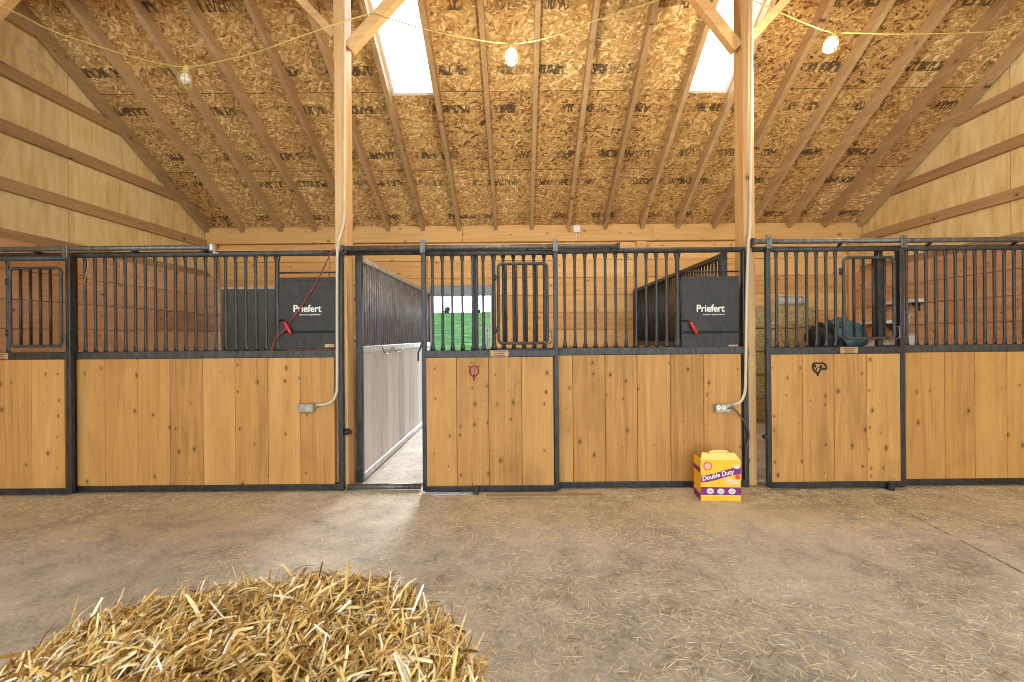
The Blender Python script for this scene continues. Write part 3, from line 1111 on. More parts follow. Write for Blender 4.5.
# emblems painted on the doors
def emblem_red(parent, px, py):
    c = at(px, py, DD - .019)
    s = DD / F
    y = c.y
    m = MB()
    n = 22
    outer, inner = [], []
    for i in range(n):
        a = 2 * PI * i / n
        outer.append((math.cos(a) * 5.3, math.sin(a) * 5.6))
        inner.append((math.cos(a) * 3.7, math.sin(a) * 4.2))

    def P(q, yy):
        return (c.x + q[0] * s, yy, c.z + q[1] * s)
    vs = [P(q, y - .0015) for q in outer] + [P(q, y - .0015) for q in inner]
    fs = [(i, (i + 1) % n, n + (i + 1) % n, n + i) for i in range(n)]
    m.add(vs, fs)

    def poly(pts):
        m.prism([P(q, y - .0018) for q in pts], (0, .002, 0))
    poly([(-3.4, -3.6), (-1.4, -4.0), (0, -2.6), (1.4, -4.0), (3.4, -3.6), (1.2, -6.5), (.9, -9.3), (-.6, -9.8), (-1.3, -6.6)])
    poly([(-5.2, 3.0), (-3.0, 4.9), (-5.9, 5.6)])
    poly([(5.2, 3.0), (3.0, 4.9), (5.7, 6.2)])
    poly([(-.2, -3), (.35, -3), (1.0, 3.2), (.4, 3.4)])
    poly([(-4.6, -1), (-2.6, -3.6), (-3.0, 1.4), (-2.6, 4.2), (-4.6, 2.6)])
    return obj('emblem', m, 'dark_red', parent)


def emblem_black(parent, px, py):
    c = at(px, py, DD - .019)
    s = DD / F
    y = c.y
    m = MB()

    def P(q):
        return (c.x + q[0] * s, y - .0018, c.z + q[1] * s)

    def stroke(pts, w):
        m.tube([P(q) for q in pts], [(w * s * 1.35, .0008)] * len(pts), 6)
    stroke([(-6, 4.4), (-6.4, 1), (-5.6, -1.6), (-3.6, -3.6), (-1.6, -5.2), (-1.4, -8)], .8)
    stroke([(-6, 4.2), (-3.6, 5.2), (-.4, 4.6), (2.6, 5.0)], .55)
    stroke([(2.6, 5.0), (5.4, 4.2), (7, 2.2), (7.3, -.2), (5.8, -1.3), (3.6, -.8), (2.4, .2), (1.4, -1.6), (-.4, -4.0), (-1.6, -5.2)], .75)
    stroke([(2.4, 2.2), (1.2, 1.2), (2.2, -.4)], 1.0)
    stroke([(-5, 3), (-3.6, 2.2), (-4.4, .6)], .8)
    stroke([(-1.4, .6), (-3, -.8), (-2.2, -2.2)], .5)
    return obj('emblem', m, 'black_paint', parent)


emblem_red(dm, 474, 371)
emblem_black(dr, 819, 368)


# ------------------------------------------------------------------ stall partitions
def partition(label, x, board, bar_mat, rail_mat):
    y0, y1 = 4.44, 7.80
    t = thing('stall_partition', label, 'stall partition', (x, (y0 + y1) / 2, 0), 'stall partitions')
    zt, zm = 2.17, 1.29
    obj('top_rail', MB().bevel_box((x - .025, y0, zt - .025), (x + .025, y1, zt + .025), .008), rail_mat, t)
    obj('middle_rail', MB().bevel_box((x - .03, y0, zm - .035), (x + .03, y1, zm + .035), .006), rail_mat, t)
    obj('bottom_rail', MB().bevel_box((x - .028, y0, .016), (x + .028, y1, .085), .006), 'galv', t)
    obj('upright', MB().bevel_box((x - .03, y0 - .06, .014), (x + .03, y0, zt + .03), .008), 'metal', t)
    obj('upright', MB().bevel_box((x - .03, y1 - .05, .014), (x + .03, y1, zt + .02), .008), 'metal', t)
    n = 42
    for i in range(n):
        y = y0 + .06 + (y1 - y0 - .16) * i / (n - 1)
        obj('bar', MB().tube([(x, y, zm + .03), (x, y, zt - .02)], .0125, 8), bar_mat, t)
    cuts = [y0]
    while cuts[-1] < y1 - .3:
        cuts.append(cuts[-1] + random.choice((.19, .24, .285)))
    cuts.append(y1)
    m = MB()
    for a, b in zip(cuts[:-1], cuts[1:]):
        m.bevel_box((x - .02, a + .002, .083), (x + .02, b - .002, zm - .033), .004)
    obj('plank_panel', m, board, t)
    return t


partition('stall partition of weathered grey boards and bars seen through the open doorway', -1.545, 'grey_board', 'bar_lit', 'galv')  # bars and rails paler than opposite: their bright highlight is put into the colour
partition('dark barred stall partition behind the middle grille, beside its feeder', 1.985, 'stall_board', 'metal', 'metal')

# chain looped over the grey partition
pts = []
for i in range(25):
    f = i / 24
    px = 382 + 21 * f
    py = 346 + 8.0 * (1 - (2 * ((f * 1.9) % 1) - 1) ** 2) * (1 if f < .53 else .8)
    y_ = -1.50 * F / (px - 519)
    pts.append(Vector((-1.503, y_, at(px, py, y_).z)))
tag(obj('lead_chain', MB().tube(pts, .006, 6), 'track'), 'thin chain looped over the middle rail of the grey-boarded partition', 'chain')

# latch knob on the timber post, red rope on the left grille
p = at(347.5, 431.5, 4.2)
t = thing('post_latch', 'small black latch knob on the timber post left of the open doorway', 'latch', p)
obj('knob', MB().blob(p + Vector((0, -.005, 0)), (.036, .03, .03), 12, 8), 'black_plastic', t)
obj('stem', MB().tube([p + Vector((-.05, 0, -.005)), p + Vector((.0, 0, 0)), Vector((p.x + .01, 4.24, p.z))], .012, 8), 'metal', t)
obj('hook', MB().tube([p + Vector((.02, -.01, .02)), p + Vector((.045, -.01, .005)), p + Vector((.04, -.01, -.03))], .007, 8), 'metal', t)

# right lower end hook beside right post
rp = [at(333.5, 249, D - .028), at(331, 252.5, D - .034), at(328.5, 258, D - .033), at(318, 280, D - .022), at(304, 303, D - .022), at(290, 322, D - .024), at(284.5, 330, D - .055), at(277, 336, D - .036), at(272.5, 346, D - .036), at(272, 351, D - .04)]
tag(obj('lead_rope', MB().tube(rp, .0062, 8), 'rope'), 'thin red rope hanging from the top rail across the left feeder', 'rope')
rp = [at(329, 255, D + .03), at(329.5, 262, D + .03), at(329.5, 272, D + .03), at(329, 277, D + .04)]
tag(obj('hanging_strap', MB().tube(rp, .006, 6), 'old_wood'), 'short brown strap hanging behind the top rail above the left feeder', 'strap')
# buckle strap on the left grille
rp = [at(87.5, 258, D - .03), at(88.5, 264, D - .03), at(86, 275, D - .02), at(84, 283, D - .018), at(87, 285, D - .018), at(90.5, 278, D - .018)]
tag(obj('brown_twine', MB().tube(rp, .005, 6), 'old_wood'), 'thin brown twine tied at the left end of the left grille', 'cord')


# ------------------------------------------------------------------ conduits and outlets
def smooth(pts, n=6):
    """Catmull-Rom through the points"""
    pts = [Vector(p) for p in pts]
    out = []
    P = [pts[0]] + pts + [pts[-1]]
    for i in range(1, len(P) - 2):
        for k in range(n):
            t = k / n
            a, b, c, d_ = P[i - 1], P[i], P[i + 1], P[i + 2]
            out.append(.5 * ((2 * b) + (c - a) * t + (2 * a - 5 * b + 4 * c - d_) * t * t + (3 * b - a - 3 * c + d_) * t ** 3))
    out.append(pts[-1])
    return out


YC = 4.213
YP = D - .045
t = thing('electrical_conduit', 'pale conduit running down the left post to a grey box on the left stall front', 'conduit', at(338, 400, YP))
pp = [at(344.5, -20, YC), at(344.5, 100, YC), at(344.3, 200, YC), at(343.5, 222, YC), at(340.5, 234, YC - .02), at(337.8, 243, YP - .005), at(337.2, 255, YP - .01), at(337, 300, YP), at(337, 380, YP), at(336.2, 393, YP), at(332.5, 400.5, YP), at(326, 404, YP), at(317, 405, YP)]
obj('pipe', MB().tube(smooth(pp, 5), .013, 10), 'conduit', t)
b0, b1 = at(300.5, 411.5, D - .02), at(316, 403, D - .02)
jb = MB().bevel_box((b0.x, D - .085, b0.z), (b1.x, D - .021, b1.z), .012)
jb.tube([((b1.x), YP, at(317, 405, YP).z), ((b1.x + .03), YP, at(317, 405, YP).z)], .02, 10)
jo = obj('junction_box', jb, 'box_metal', t)
obj('cover_plate', MB().bevel_box((b0.x + .012, D - .089, b0.z + .01), (b1.x - .012, D - .0852, b1.z - .01), .003), 'box_metal', jo)

t = thing('electrical_conduit', 'pale conduit running down the right post to a double outlet above the litter box', 'conduit', at(748, 390, YP))
pp = [at(752, -20, YC), at(751.5, 60, YC), at(750.5, 160, YC), at(750.0, 225, YC), at(748.8, 240, YC - .03), at(748, 252, YP - .02), at(746.6, 300, YP), at(745.6, 375, YP), at(744.8, 391, YP), at(742, 399.5, YP), at(737, 403.5, YP), at(729, 404.7, YP)]
obj('pipe', MB().tube(smooth(pp, 5), .013, 10), 'conduit', t)
b0, b1 = at(713.5, 412, D - .02), at(728.5, 403.3, D - .02)
jb = MB().bevel_box((b0.x, D - .075, b0.z), (b1.x, D - .021, b1.z), .008)
jb.tube([((b1.x), YP, at(729, 404.7, YP).z), ((b1.x + .03), YP, at(729, 404.7, YP).z)], .02, 10)
jo = obj('outlet_box', jb, 'box_metal', t)
for px in (718.8, 724):
    c_ = at(px, 407.6, D - .08)
    m = MB().disc((c_.x, D - .079, c_.z), .019, (0, .004, 0), 16, .021)
    so = obj('socket', m, 'socket', jo)
    obj('slot', MB().box((c_.x - .008, D - .0798, c_.z - .002), (c_.x - .005, D - .0788, c_.z + .009)).box((c_.x + .005, D - .0798, c_.z - .002), (c_.x + .008, D - .0788, c_.z + .009)), 'black_plastic', so)
pp = [at(727.5, 408.5, D - .07), at(733, 408, D - .09), at(738, 413, D - .075), at(744, 421, D - .06), at(748.5, 430, D - .05), at(749, 438, D - .05), at(746.5, 448, D - .05), at(745.5, 462, D - .045), at(746, 478, D - .045)]
tag(obj('power_cord', MB().tube(smooth(pp, 5), .007, 8), 'cord'), 'thin dark cord plugged in at the outlet and hanging beside the right post', 'cord')

# white box on the header beam
p = at(576.5, 229.5, BACK - .09)
t = thing('wall_sensor', 'small white box with a short wire on the header beam in the middle', 'sensor', p)
obj('housing', MB().bevel_box((p.x - .06, BACK - .15, p.z - .06), (p.x + .06, BACK - .0905, p.z + .06), .012), 'white', t)
obj('wire', MB().tube([(p.x - .005, BACK - .098, p.z - .05), (p.x - .005, BACK - .098, p.z - .2)], .006, 6), 'white', t)

# ------------------------------------------------------------------ string of caged bulbs
YL = 4.0
cab = [(-60, -14), (8, 9), (50, 30), (94, 45), (140, 59), (186, 67), (225, 60), (256, 52.5), (310, 33), (367, 14.5), (384, 17), (421, 28), (460, 36.5), (510, 43.5), (550, 37), (591, 22), (655, 1), (700, -16), (737, -6), (768, 7), (785, 14.5), (810, 25), (831, 32), (860, 33), (899, 34), (963, 33), (1024, 29), (1080, 18)]
tag(obj('light_cable', MB().tube(smooth([at(x, y, YL + (.16 if 340 < x < 375 else 0.0)) for x, y in cab], 4), .0055, 7), 'yellow_cord'), 'yellow cable strung under the roof between the bulbs', 'cable')


def caged_lamp(px, py, lab, tilt, lit=True):
    top = at(px, py, YL)
    t = thing('hanging_lamp', lab, 'lamp', top, 'caged bulbs on the cable')
    R = Matrix.Rotation(tilt, 3, 'Y')

    def q(x, y, z):
        return top + R @ Vector((x, y, z))
    obj('lamp_holder', MB().tube([q(0, 0, .02), q(0, 0, -.005), q(0, 0, -.045), q(0, 0, -.05)], [.012, .02, .024, .018], 12), 'yellow_cord', t)
    zs_ = [(-.05, .014), (-.062, .022), (-.082, .035), (-.107, .041), (-.13, .036), (-.148, .02), (-.153, .005)]
    obj('bulb', MB().tube([q(0, 0, z) for z, r in zs_], [r for z, r in zs_], 14), 'bulb' if lit else 'white', t)
    m = MB()
    for k in range(6):
        a = 2 * PI * k / 6
        prof = [(.024, -.04), (.045, -.065), (.056, -.1), (.055, -.135), (.044, -.165), (.02, -.178)]
        m.tube([q(math.cos(a) * r, math.sin(a) * r, z) for r, z in prof], .0028, 6)
    for r, z in ((.046, -.066), (.0562, -.105), (.0535, -.142), (.02, -.178)):
        m.tube([q(math.cos(2 * PI * i / 20) * r, math.sin(2 * PI * i / 20) * r, z) for i in range(21)], .0028, 6, False)
    obj('cage', m, 'yellow_cord', t)
    if not lit:
        return
    l = bpy.data.lights.new('bulb_light', 'POINT')
    l.energy = 80
    l.color = (1, .88, .68)
    l.shadow_soft_size = .03
    lo = bpy.data.objects.new('bulb_light', l)
    COL.objects.link(lo)
    lo.parent = t
    lo.location = R @ Vector((0, 0, -.20))


caged_lamp(510.5, 44, 'lit bulb in a wire cage hanging from the cable in the middle', -.06)
caged_lamp(835, 32.5, 'lit bulb in a wire cage hanging from the cable towards the right', .35)
caged_lamp(186, 67, 'unlit bulb in a wire cage hanging from the cable towards the left', .05, False)


# ------------------------------------------------------------------ litter carton
def carton():
    c = at(721, 503, 3.84)
    base = Vector((c.x, 3.84, 0))
    t = thing('litter_carton', 'yellow and purple cat litter carton standing on the floor against the stall front', 'carton', base)
    R = Matrix.Rotation(math.radians(-4), 3, 'Z')
    w, dp, h = .166, .19, .345

    def q(x, y, z):
        return base + R @ Vector((x, y, z))
    vs = []

    def bx(x0, x1, y0, y1, z0, z1, bev=.004):
        return MB().bevel_box((base.x + x0, base.y + y0, z0), (base.x + x1, base.y + y1, z1), bev, R, base)
    body = obj('body', bx(-w, w, 0, dp, .0, h), 'yellow', t)
    # gathered top with a carrying handle
    m = MB()
    m.prism([q(-w + .004, .01, h), q(w - .004, .01, h), q(w - .03, .055, h + .05), q(-w + .03, .055, h + .05)], R @ Vector((0, .004, 0)))
    m.prism([q(-w + .004, dp - .01, h), q(w - .004, dp - .01, h), q(w - .03, .065, h + .05), q(-w + .03, .065, h + .05)], R @ Vector((0, .004, 0)))
    obj('top_flap', m, 'carton_top', t)
    obj('handle', MB().tube([q(-.085, .045, h + .045), q(-.06, .04, h + .062), q(0, .038, h + .068), q(.06, .04, h + .062), q(.085, .045, h + .045)], [(.012, .004)] * 5, 8), 'carton_top', t)
    # printed front
    m = MB().box((base.x - w + .001, base.y - .0016, .052), (base.x + w - .001, base.y - .0002, .118), R, base)
    band = obj('front_band', m, 'purple', body)
    n = 16
    up = []
    lo = []
    for i in range(n + 1):
        f = i / n
        x = -w + .002 + f * (2 * w - .004)
        zc = .186 + .072 * (3 * f * f - 2 * f ** 3)
        up.append(q(x, -.0016, zc + .030))
        lo.append(q(x, -.0016, zc - .030))
    m = MB()
    for i in range(n):
        m.add([up[i], up[i + 1], lo[i + 1], lo[i]], [(0, 1, 2, 3)])
    obj('front_swoosh', m, 'purple', body)
    rot = R @ Matrix.Rotation(math.radians(-14), 3, 'Y')
    text('front_title', 'Double Duty', .056, q(-.026, -.0034, .219), 'lettering', body, .9, .0009, rot, .0006, .15)
    obj('front_roundel', MB().disc(q(-.108, -.003, .295), .036, R @ Vector((0, .0024, 0)), 22), 'orange_red', body)
    obj('front_roundel', MB().disc(q(-.108, -.0036, .295), .027, R @ Vector((0, .003, 0)), 22), 'pink', body)
    for x, zz in ((-.088, .085), (-.002, .083), (.09, .085)):
        obj('front_icon', MB().disc(q(x, -.0028, zz), .030, R @ Vector((0, .0024, 0)), 20, .024), 'pale_blue', band)
        obj('front_icon_line', MB().disc(q(x, -.0036, zz - .004), .018, R @ Vector((0, .001, 0)), 16, .004), 'icon_grey', band)
    m = MB()
    for k, (a, b) in enumerate(((.02, .10), (.035, .145), (.03, .15), (.045, .15))):
        zz = .196 - k * .014 - .006
        m.box((base.x + a + .01, base.y - .002, zz - .004), (base.x + b, base.y - .0004, zz + .004), R, base)
    obj('front_text_lines', m, 'pale_blue', body)
    obj('front_badge', MB().disc(q(.138, -.0034, .205), .020, R @ Vector((0, .003, 0)), 18), 'orange_red', body)
    obj('front_splash', MB().disc(q(.13, -.0026, .292), .024, R @ Vector((0, .0022, 0)), 18, .018), 'pale_blue', body)
    # printed side
    m = MB().box((base.x - w - .0016, base.y + .004, .0), (base.x - w - .0002, base.y + dp - .004, .06), R, base)
    obj('side_band', m, 'purple', body)
    m = MB().box((base.x - w - .0016, base.y + .004, .235), (base.x - w - .0002, base.y + dp - .004, .275), R, base)
    obj('side_band', m, 'purple', body)
    obj('bottom_edge', MB().box((base.x - w, base.y - .0013, .046), (base.x + w, base.y - .0002, .05), R, base), 'pale_blue', body)


carton()


# ------------------------------------------------------------------ straw builders
def strands(centers, dirs, normals, length, width, thick, bend, segs=3):
    """thin bent blades as one mesh: flat four-sided tubes"""
    n = len(centers)
    d = dirs / np.linalg.norm(dirs, axis=1, keepdims=True)
    side = np.cross(d, normals)
    side /= np.linalg.norm(side, axis=1, keepdims=True) + 1e-9
    up = np.cross(side, d)
    L = length[:, None]
    rings = []
    ts = np.linspace(-.5, .5, segs + 1)
    for tt in ts:
        c = centers + d * L * tt + up * (bend[:, None] * L * (.25 - tt * tt) * 2) + side * (bend[:, None] * L * .3 * (tt * tt))
        k = 1.0 if abs(tt) < .49 else .75
        w_ = (width * k)[:, None]
        h_ = (thick * k)[:, None]
        rings += [c + side * w_, c + up * h_, c - side * w_, c - up * h_]
    v = np.stack(rings, 1)                       # n, (segs+1)*4, 3
    per = (segs + 1) * 4
    fl = []
    for s in range(segs):
        for k in range(4):
            k2 = (k + 1) % 4
            fl.append((s * 4 + k, s * 4 + k2, (s + 1) * 4 + k2, (s + 1) * 4 + k))
    fl.append((3, 2, 1, 0))
    fl.append(tuple(segs * 4 + k for k in range(4)))
    fl = np.array(fl)
    faces = (fl[None] + (np.arange(n) * per)[:, None, None]).reshape(-1, 4)
    return v.reshape(-1, 3), faces


def np_obj(name, v, f, mat, parent=None, smooth=False):
    me = bpy.data.meshes.new(name)
    b = np.array(base_of(parent)) if parent is not None else np.zeros(3)
    v = (v - b).astype(np.float32)
    me.vertices.add(len(v))
    me.vertices.foreach_set('co', v.ravel())
    me.loops.add(len(f) * 4)
    me.loops.foreach_set('vertex_index', f.astype(np.int32).ravel())
    me.polygons.add(len(f))
    me.polygons.foreach_set('loop_start', (np.arange(len(f)) * 4).astype(np.int32))
    me.polygons.foreach_set('use_smooth', np.full(len(f), smooth))
    me.materials.append(M[mat])
    me.update(calc_edges=True)
    me.validate()
    o = bpy.data.objects.new(name, me)
    COL.objects.link(o)
    o.parent = parent
    return o


# big straw bale in the foreground: rounded block, shaggy on top
BC = np.array((-.405, .50))
BA, BB, BH = .335, .335, .985


def bale_xy(a, s=1.0):
    e = 2.0 / 3.4
    ca, sa = math.cos(a), math.sin(a)
    return (BC[0] + s * BA * math.copysign(abs(ca) ** e, ca), BC[1] + s * BB * math.copysign(abs(sa) ** e, sa))


def top_z(x, y):
    u = abs((x - BC[0]) / BA) ** 3.0 + abs((y - BC[1]) / BB) ** 3.0
    return BH + .02 - .13 * min(u, 1.3) ** 1.6 + .022 * mnoise.noise(Vector((x * 7, y * 7, 3.3))) - .045 * max(0, -(x + .45)) / .3


m = MB()
seg = 64
prof = [(.94, 0.0), (.99, .05), (1.0, .3), (1.0, .6), (.99, .8)]
vs, fs = [], []
ringn = 0
for s, z in prof:
    for k in range(seg):
        x, y = bale_xy(2 * PI * k / seg, s * (1 + .02 * mnoise.noise(Vector((k * .4, z * 6, 1)))))
        vs.append((x, y, z))
    ringn += 1
for s in (.97, .9, .8, .65, .45, .25, .08):
    for k in range(seg):
        x, y = bale_xy(2 * PI * k / seg, s)
        vs.append((x, y, top_z(x, y) - .012))
    ringn += 1
for j in range(ringn - 1):
    for k in range(seg):
        k2 = (k + 1) % seg
        fs.append((j * seg + k, j * seg + k2, (j + 1) * seg + k2, (j + 1) * seg + k))
fs.append(tuple((ringn - 1) * seg + k for k in range(seg)))
m.add(vs, fs, True)
t = thing('straw_bale', 'big shaggy bale of golden straw in the left foreground', 'straw bale', (BC[0], BC[1], 0))
obj('bale_core', m, 'straw_core', t)
# loose straw all over the top
n = 16000
P_, N_ = [], []
while len(P_) < n:
    a = random.uniform(0, 2 * PI)
    s = math.sqrt(random.uniform(0, 1.0)) * 1.02
    x, y = bale_xy(a, s)
    if y < .30 and random.random() < .8:
        continue
    z = top_z(x, y)
    e = .01
    nx_ = -(top_z(x + e, y) - top_z(x - e, y)) / (2 * e)
    ny_ = -(top_z(x, y + e) - top_z(x, y - e)) / (2 * e)
    P_.append((x, y, z))
    N_.append((nx_, ny_, 1.0))
P_ = np.array(P_)
N_ = np.array(N_)
N_ /= np.linalg.norm(N_, axis=1, keepdims=True)
ang_ = rng.normal(.5, 1.25, n)
right = P_[:, 0] > -.22
ang_[right] = rng.uniform(0, PI, right.sum())
dd_ = np.stack([np.cos(ang_), np.sin(ang_), np.zeros(n)], 1)
dd_ -= N_ * (dd_ * N_).sum(1, keepdims=True)
lift = np.abs(rng.normal(0, .42, n))
spike = rng.random(n) < .045
lift[spike] = rng.uniform(.6, 2.2, spike.sum())
dd_ += N_ * lift[:, None]
L_ = rng.uniform(.014, .060, n)
hgt = rng.uniform(-.004, .026, n)
C_ = P_ + N_ * (hgt + .12 * L_ * lift / (1 + lift))[:, None]
C_[spike] += N_[spike] * (.25 * L_[spike])[:, None]
W_ = rng.uniform(.0008, .0022, n)
T_ = W_ * rng.uniform(.25, .6, n)
rollv = N_ + rng.normal(0, .45, (n, 3))
v, f = strands(C_, dd_, rollv, L_, W_, T_, rng.normal(0, .30, n), 4)
o = np_obj('loose_straw', v, f, 'straw', t)
o['kind'] = 'stuff'
# straw ends on the sides
n = 2600
a_ = rng.uniform(0, 2 * PI, n)
xy = np.array([bale_xy(a, 1.0) for a in a_])
xy2 = np.array([bale_xy(a, .9) for a in a_])
nn = np.concatenate([xy - xy2, np.zeros((n, 1))], 1)
nn /= np.linalg.norm(nn, axis=1, keepdims=True)
C_ = np.concatenate([xy, rng.uniform(.02, .92, (n, 1)) ** .8], 1) + nn * .004
dd_ = rng.normal(0, 1, (n, 3)) * np.array((1, 1, .7))
dd_ -= nn * (dd_ * nn).sum(1, keepdims=True) * .75
W_ = rng.uniform(.0014, .0032, n)
v, f = strands(C_, dd_, nn + rng.normal(0, .3, (n, 3)), rng.uniform(.03, .09, n), W_, W_ * .4, rng.normal(0, .12, n))
v[:, 2] = np.maximum(v[:, 2], .003)
o = np_obj('side_straw', v, f, 'straw', t)
o['kind'] = 'stuff'

# straw scattered over the aisle
pts_ = []
while len(pts_) < 26000:
    y = random.uniform(.9, 4.16)
    x = random.uniform(-5.0, 5.6)
    if abs(x) > y * 1.28 + .4:
        continue
    d_ = mnoise.noise(Vector((x * .9, y * 1.1, 0))) + .6 * mnoise.noise(Vector((x * 3, y * 3, 5)))
    p_ = .30 + .7 * d_
    if x > -.5 and y < 2.6:
        p_ += .25
    if y > 3.75:
        p_ += .45
    if y > 3.95:
        p_ += .35
    if x < -.9 and y < 3.6:
        p_ -= .3
    if y > 3.2 and -1.9 < x < -.8:
        p_ -= .25
    if -.8 < x < .02 and y < .95:
        continue
    if random.random() < p_:
        pts_.append((x, y))
pts_ = np.array(pts_)
n = len(pts_)
an = rng.uniform(0, 2 * PI, n)
L_ = rng.uniform(.012, .07, n) * np.where(pts_[:, 1] > 3.6, .8, 1)
W_ = rng.uniform(.0007, .0018, n)
tilt = np.abs(rng.normal(0, .05, n))
dd_ = np.stack([np.cos(an), np.sin(an), tilt], 1)
C_ = np.concatenate([pts_, (.003 + .5 * L_ * tilt + rng.uniform(0, .004, n))[:, None]], 1)
v, f = strands(C_, dd_, np.tile((0, 0, 1.0), (n, 1)) + rng.normal(0, .2, (n, 3)), L_, W_, W_ * .5, rng.normal(0, .06, n), 2)
v[:, 2] = np.maximum(v[:, 2], .0012)
o = np_obj('floor_straw', v, f, 'chaff')
tag(o, 'thin pale straw scattered all over the aisle floor', 'straw', kind='stuff')


# odds and ends on the floor by the doors
M['dusty_plank'] = plain('dusty_plank', S(150, 126, 92), .85, var=.2)
a, b = at(486, 499, 3.97), at(602, 499, 3.97)
tag(obj('floor_plank', MB().bevel_box((a.x, 3.94, .0005), (b.x, 4.01, .022), .005), 'dusty_plank'), 'thin weathered board lying flat on the floor below the middle stall front', 'board')
rp = [Vector((at(p, 491, 4.045).x, y, .0075)) for p, y in ((431, 4.05), (440, 4.035), (452, 4.05), (463, 4.04), (470, 4.05))]
M['blue_rope'] = plain('blue_rope', S(150, 170, 200), .7)
tag(obj('blue_rope', MB().tube(smooth(rp, 5), .0065, 8), 'blue_rope'), 'short pale blue rope lying on the floor below the middle sliding door', 'rope')


# ------------------------------------------------------------------ things in the right stall
def bale(x0, x1, y0, y1, z0, z1, lab, seed):
    t = thing('hay_bale', lab, 'hay bale', ((x0 + x1) / 2, (y0 + y1) / 2, z0), 'hay bales stacked in the right stall')
    bm = bmesh.new()
    bmesh.ops.create_cube(bm, size=1)
    bmesh.ops.subdivide_edges(bm, edges=list(bm.edges), cuts=9, use_grid_fill=True)
    for q in bm.verts:
        c = q.co * 2
        rnd = 1 - .05 * (abs(c.x) ** 6 * abs(c.z) ** 6 + abs(c.y) ** 6 * abs(c.z) ** 6)
        w_ = 1 + .05 * mnoise.noise(Vector((c.x * 3 + seed, c.y * 3, c.z * 3)))
        z = max(z0 + .001, min(z1 - .001, (z0 + z1) / 2 + q.co.z * (z1 - z0) * rnd))
        q.co = Vector(((x0 + x1) / 2 + q.co.x * (x1 - x0) * rnd * w_, (y0 + y1) / 2 + q.co.y * (y1 - y0) * rnd * w_, z))
    bm.verts.index_update()
    mm = MB().add([q.co[:] for q in bm.verts], [[q.index for q in f.verts] for f in bm.faces], True)
    bm.free()
    obj('bale_core', mm, 'hay_core', t)
    n = 420
    C = np.stack([rng.uniform(x0, x1, n), np.full(n, y0 - .002), rng.uniform(z0 + .01, z1 - .01, n)], 1)
    d = rng.normal(0, 1, (n, 3)) * np.array((1, .25, .8))
    W = rng.uniform(.002, .004, n)
    v, f = strands(C, d, np.tile((0, -1.0, 0), (n, 1)), rng.uniform(.03, .12, n), W, W * .4, rng.normal(0, .1, n), 2)
    v[:, 2] = np.clip(v[:, 2], z0 + .001, z1 - .001)
    o = np_obj('loose_hay', v, f, 'hay', t)
    o['kind'] = 'stuff'
    for fx in (.3, .7):
        x = x0 + (x1 - x0) * fx
        e = .012
        obj('twine', MB().tube([(x, y0 - e, z0 + .004), (x, y0 - e, z1 - .004), (x, y1 + e, z1 - .004), (x, y1 + e, z0 + .004)], .003, 6), 'twine', t)


hx0, hx1 = ax(751, 7.2, 380), ax(814, 7.25, 320)
hl = ['bottom hay bale of the stack against the right stall back wall', 'second hay bale from the bottom of the stack in the right stall', 'middle hay bale of the stack in the right stall',
      'fourth hay bale up in the right stall stack', 'top hay bale of the right stall stack, under the pale rolled tarp']
for k in range(5):
    j = random.uniform(-.015, .015)
    bale(hx0 + j, hx1 + j, 7.24, 7.74, .016 + .372 * k, .016 + .372 * (k + 1) - .002, hl[k], k * 7.7)
ztop = .016 + .372 * 5
m = MB()
xa, xb = ax(777, 7.4, 300), ax(808, 7.4, 300)
m.tube([(xa, 7.42, ztop + .075), (xa + .02, 7.42, ztop + .077), ((xa + xb) / 2, 7.41, ztop + .078), (xb - .02, 7.42, ztop + .072), (xb, 7.42, ztop + .07)], [.06, .074, .077, .07, .05], 16)
t = thing('rolled_tarp', 'pale grey rolled tarp lying on top of the hay stack', 'tarp', ((xa + xb) / 2, 7.42, ztop))
obj('roll', m, 'tarp', t)
for x in (xa + .1, xb - .12):
    obj('tie', MB().tube([(x, 7.415 + math.cos(2 * PI * i / 16) * .079, ztop + .079 + math.sin(2 * PI * i / 16) * .077) for i in range(17)], .004, 6, False), 'black_paint', t)

# wooden rack with a bundled horse blanket
yr = 6.2
x0, x1 = ax(806, yr, 340), ax(893, yr, 340)
zr = 1.19
t = thing('saddle_rack', 'wooden rack in the right stall holding the teal blanket', 'rack', ((x0 + x1) / 2, yr, 0))
obj('top_board', MB().bevel_box((x0, yr - .47, zr - .03), (x1, yr + .32, zr), .006), 'old_wood', t)
for x in (x0 + .06, x1 - .06):
    for y in (yr - .41, yr + .26):
        obj('leg', MB().bevel_box((x - .03, y - .03, .0145), (x + .03, y + .03, zr - .031), .005), 'old_wood', t)
for y in (yr - .41, yr + .26):
    obj('rail', MB().bevel_box((x0 + .09, y - .015, .5), (x1 - .09, y + .015, .58), .005), 'old_wood', t)
bt = thing('horse_blanket', 'bundled teal horse blanket with black straps in the right stall', 'blanket', ((x0 + x1) / 2, yr, zr))


def cushion(c, r, seed, flat):
    m = MB()
    sg, rn = 36, 22
    vs, fs = [], []
    for i in range(rn + 1):
        th = PI * i / rn
        for k in range(sg):
            ph = 2 * PI * k / sg
            q = Vector((math.sin(th) * math.cos(ph), math.sin(th) * math.sin(ph), math.cos(th)))
            s = 1 + .22 * mnoise.noise(q * 1.7 + Vector((seed, 0, 0))) + .09 * mnoise.noise(q * 5 + Vector((0, seed, 0)))
            p = Vector((c[0] + q.x * r[0] * s, c[1] + q.y * r[1] * s, c[2] + q.z * r[2] * s))
            p.z = max(p.z, flat)
            vs.append(p)
    for i in range(rn):
        for k in range(sg):
            k2 = (k + 1) % sg
            fs.append((i * sg + k, (i + 1) * sg + k, (i + 1) * sg + k2, i * sg + k2))
    return m.add(vs, fs, True)


def rk(px, py, Y=yr):
    return at(px, py, Y)


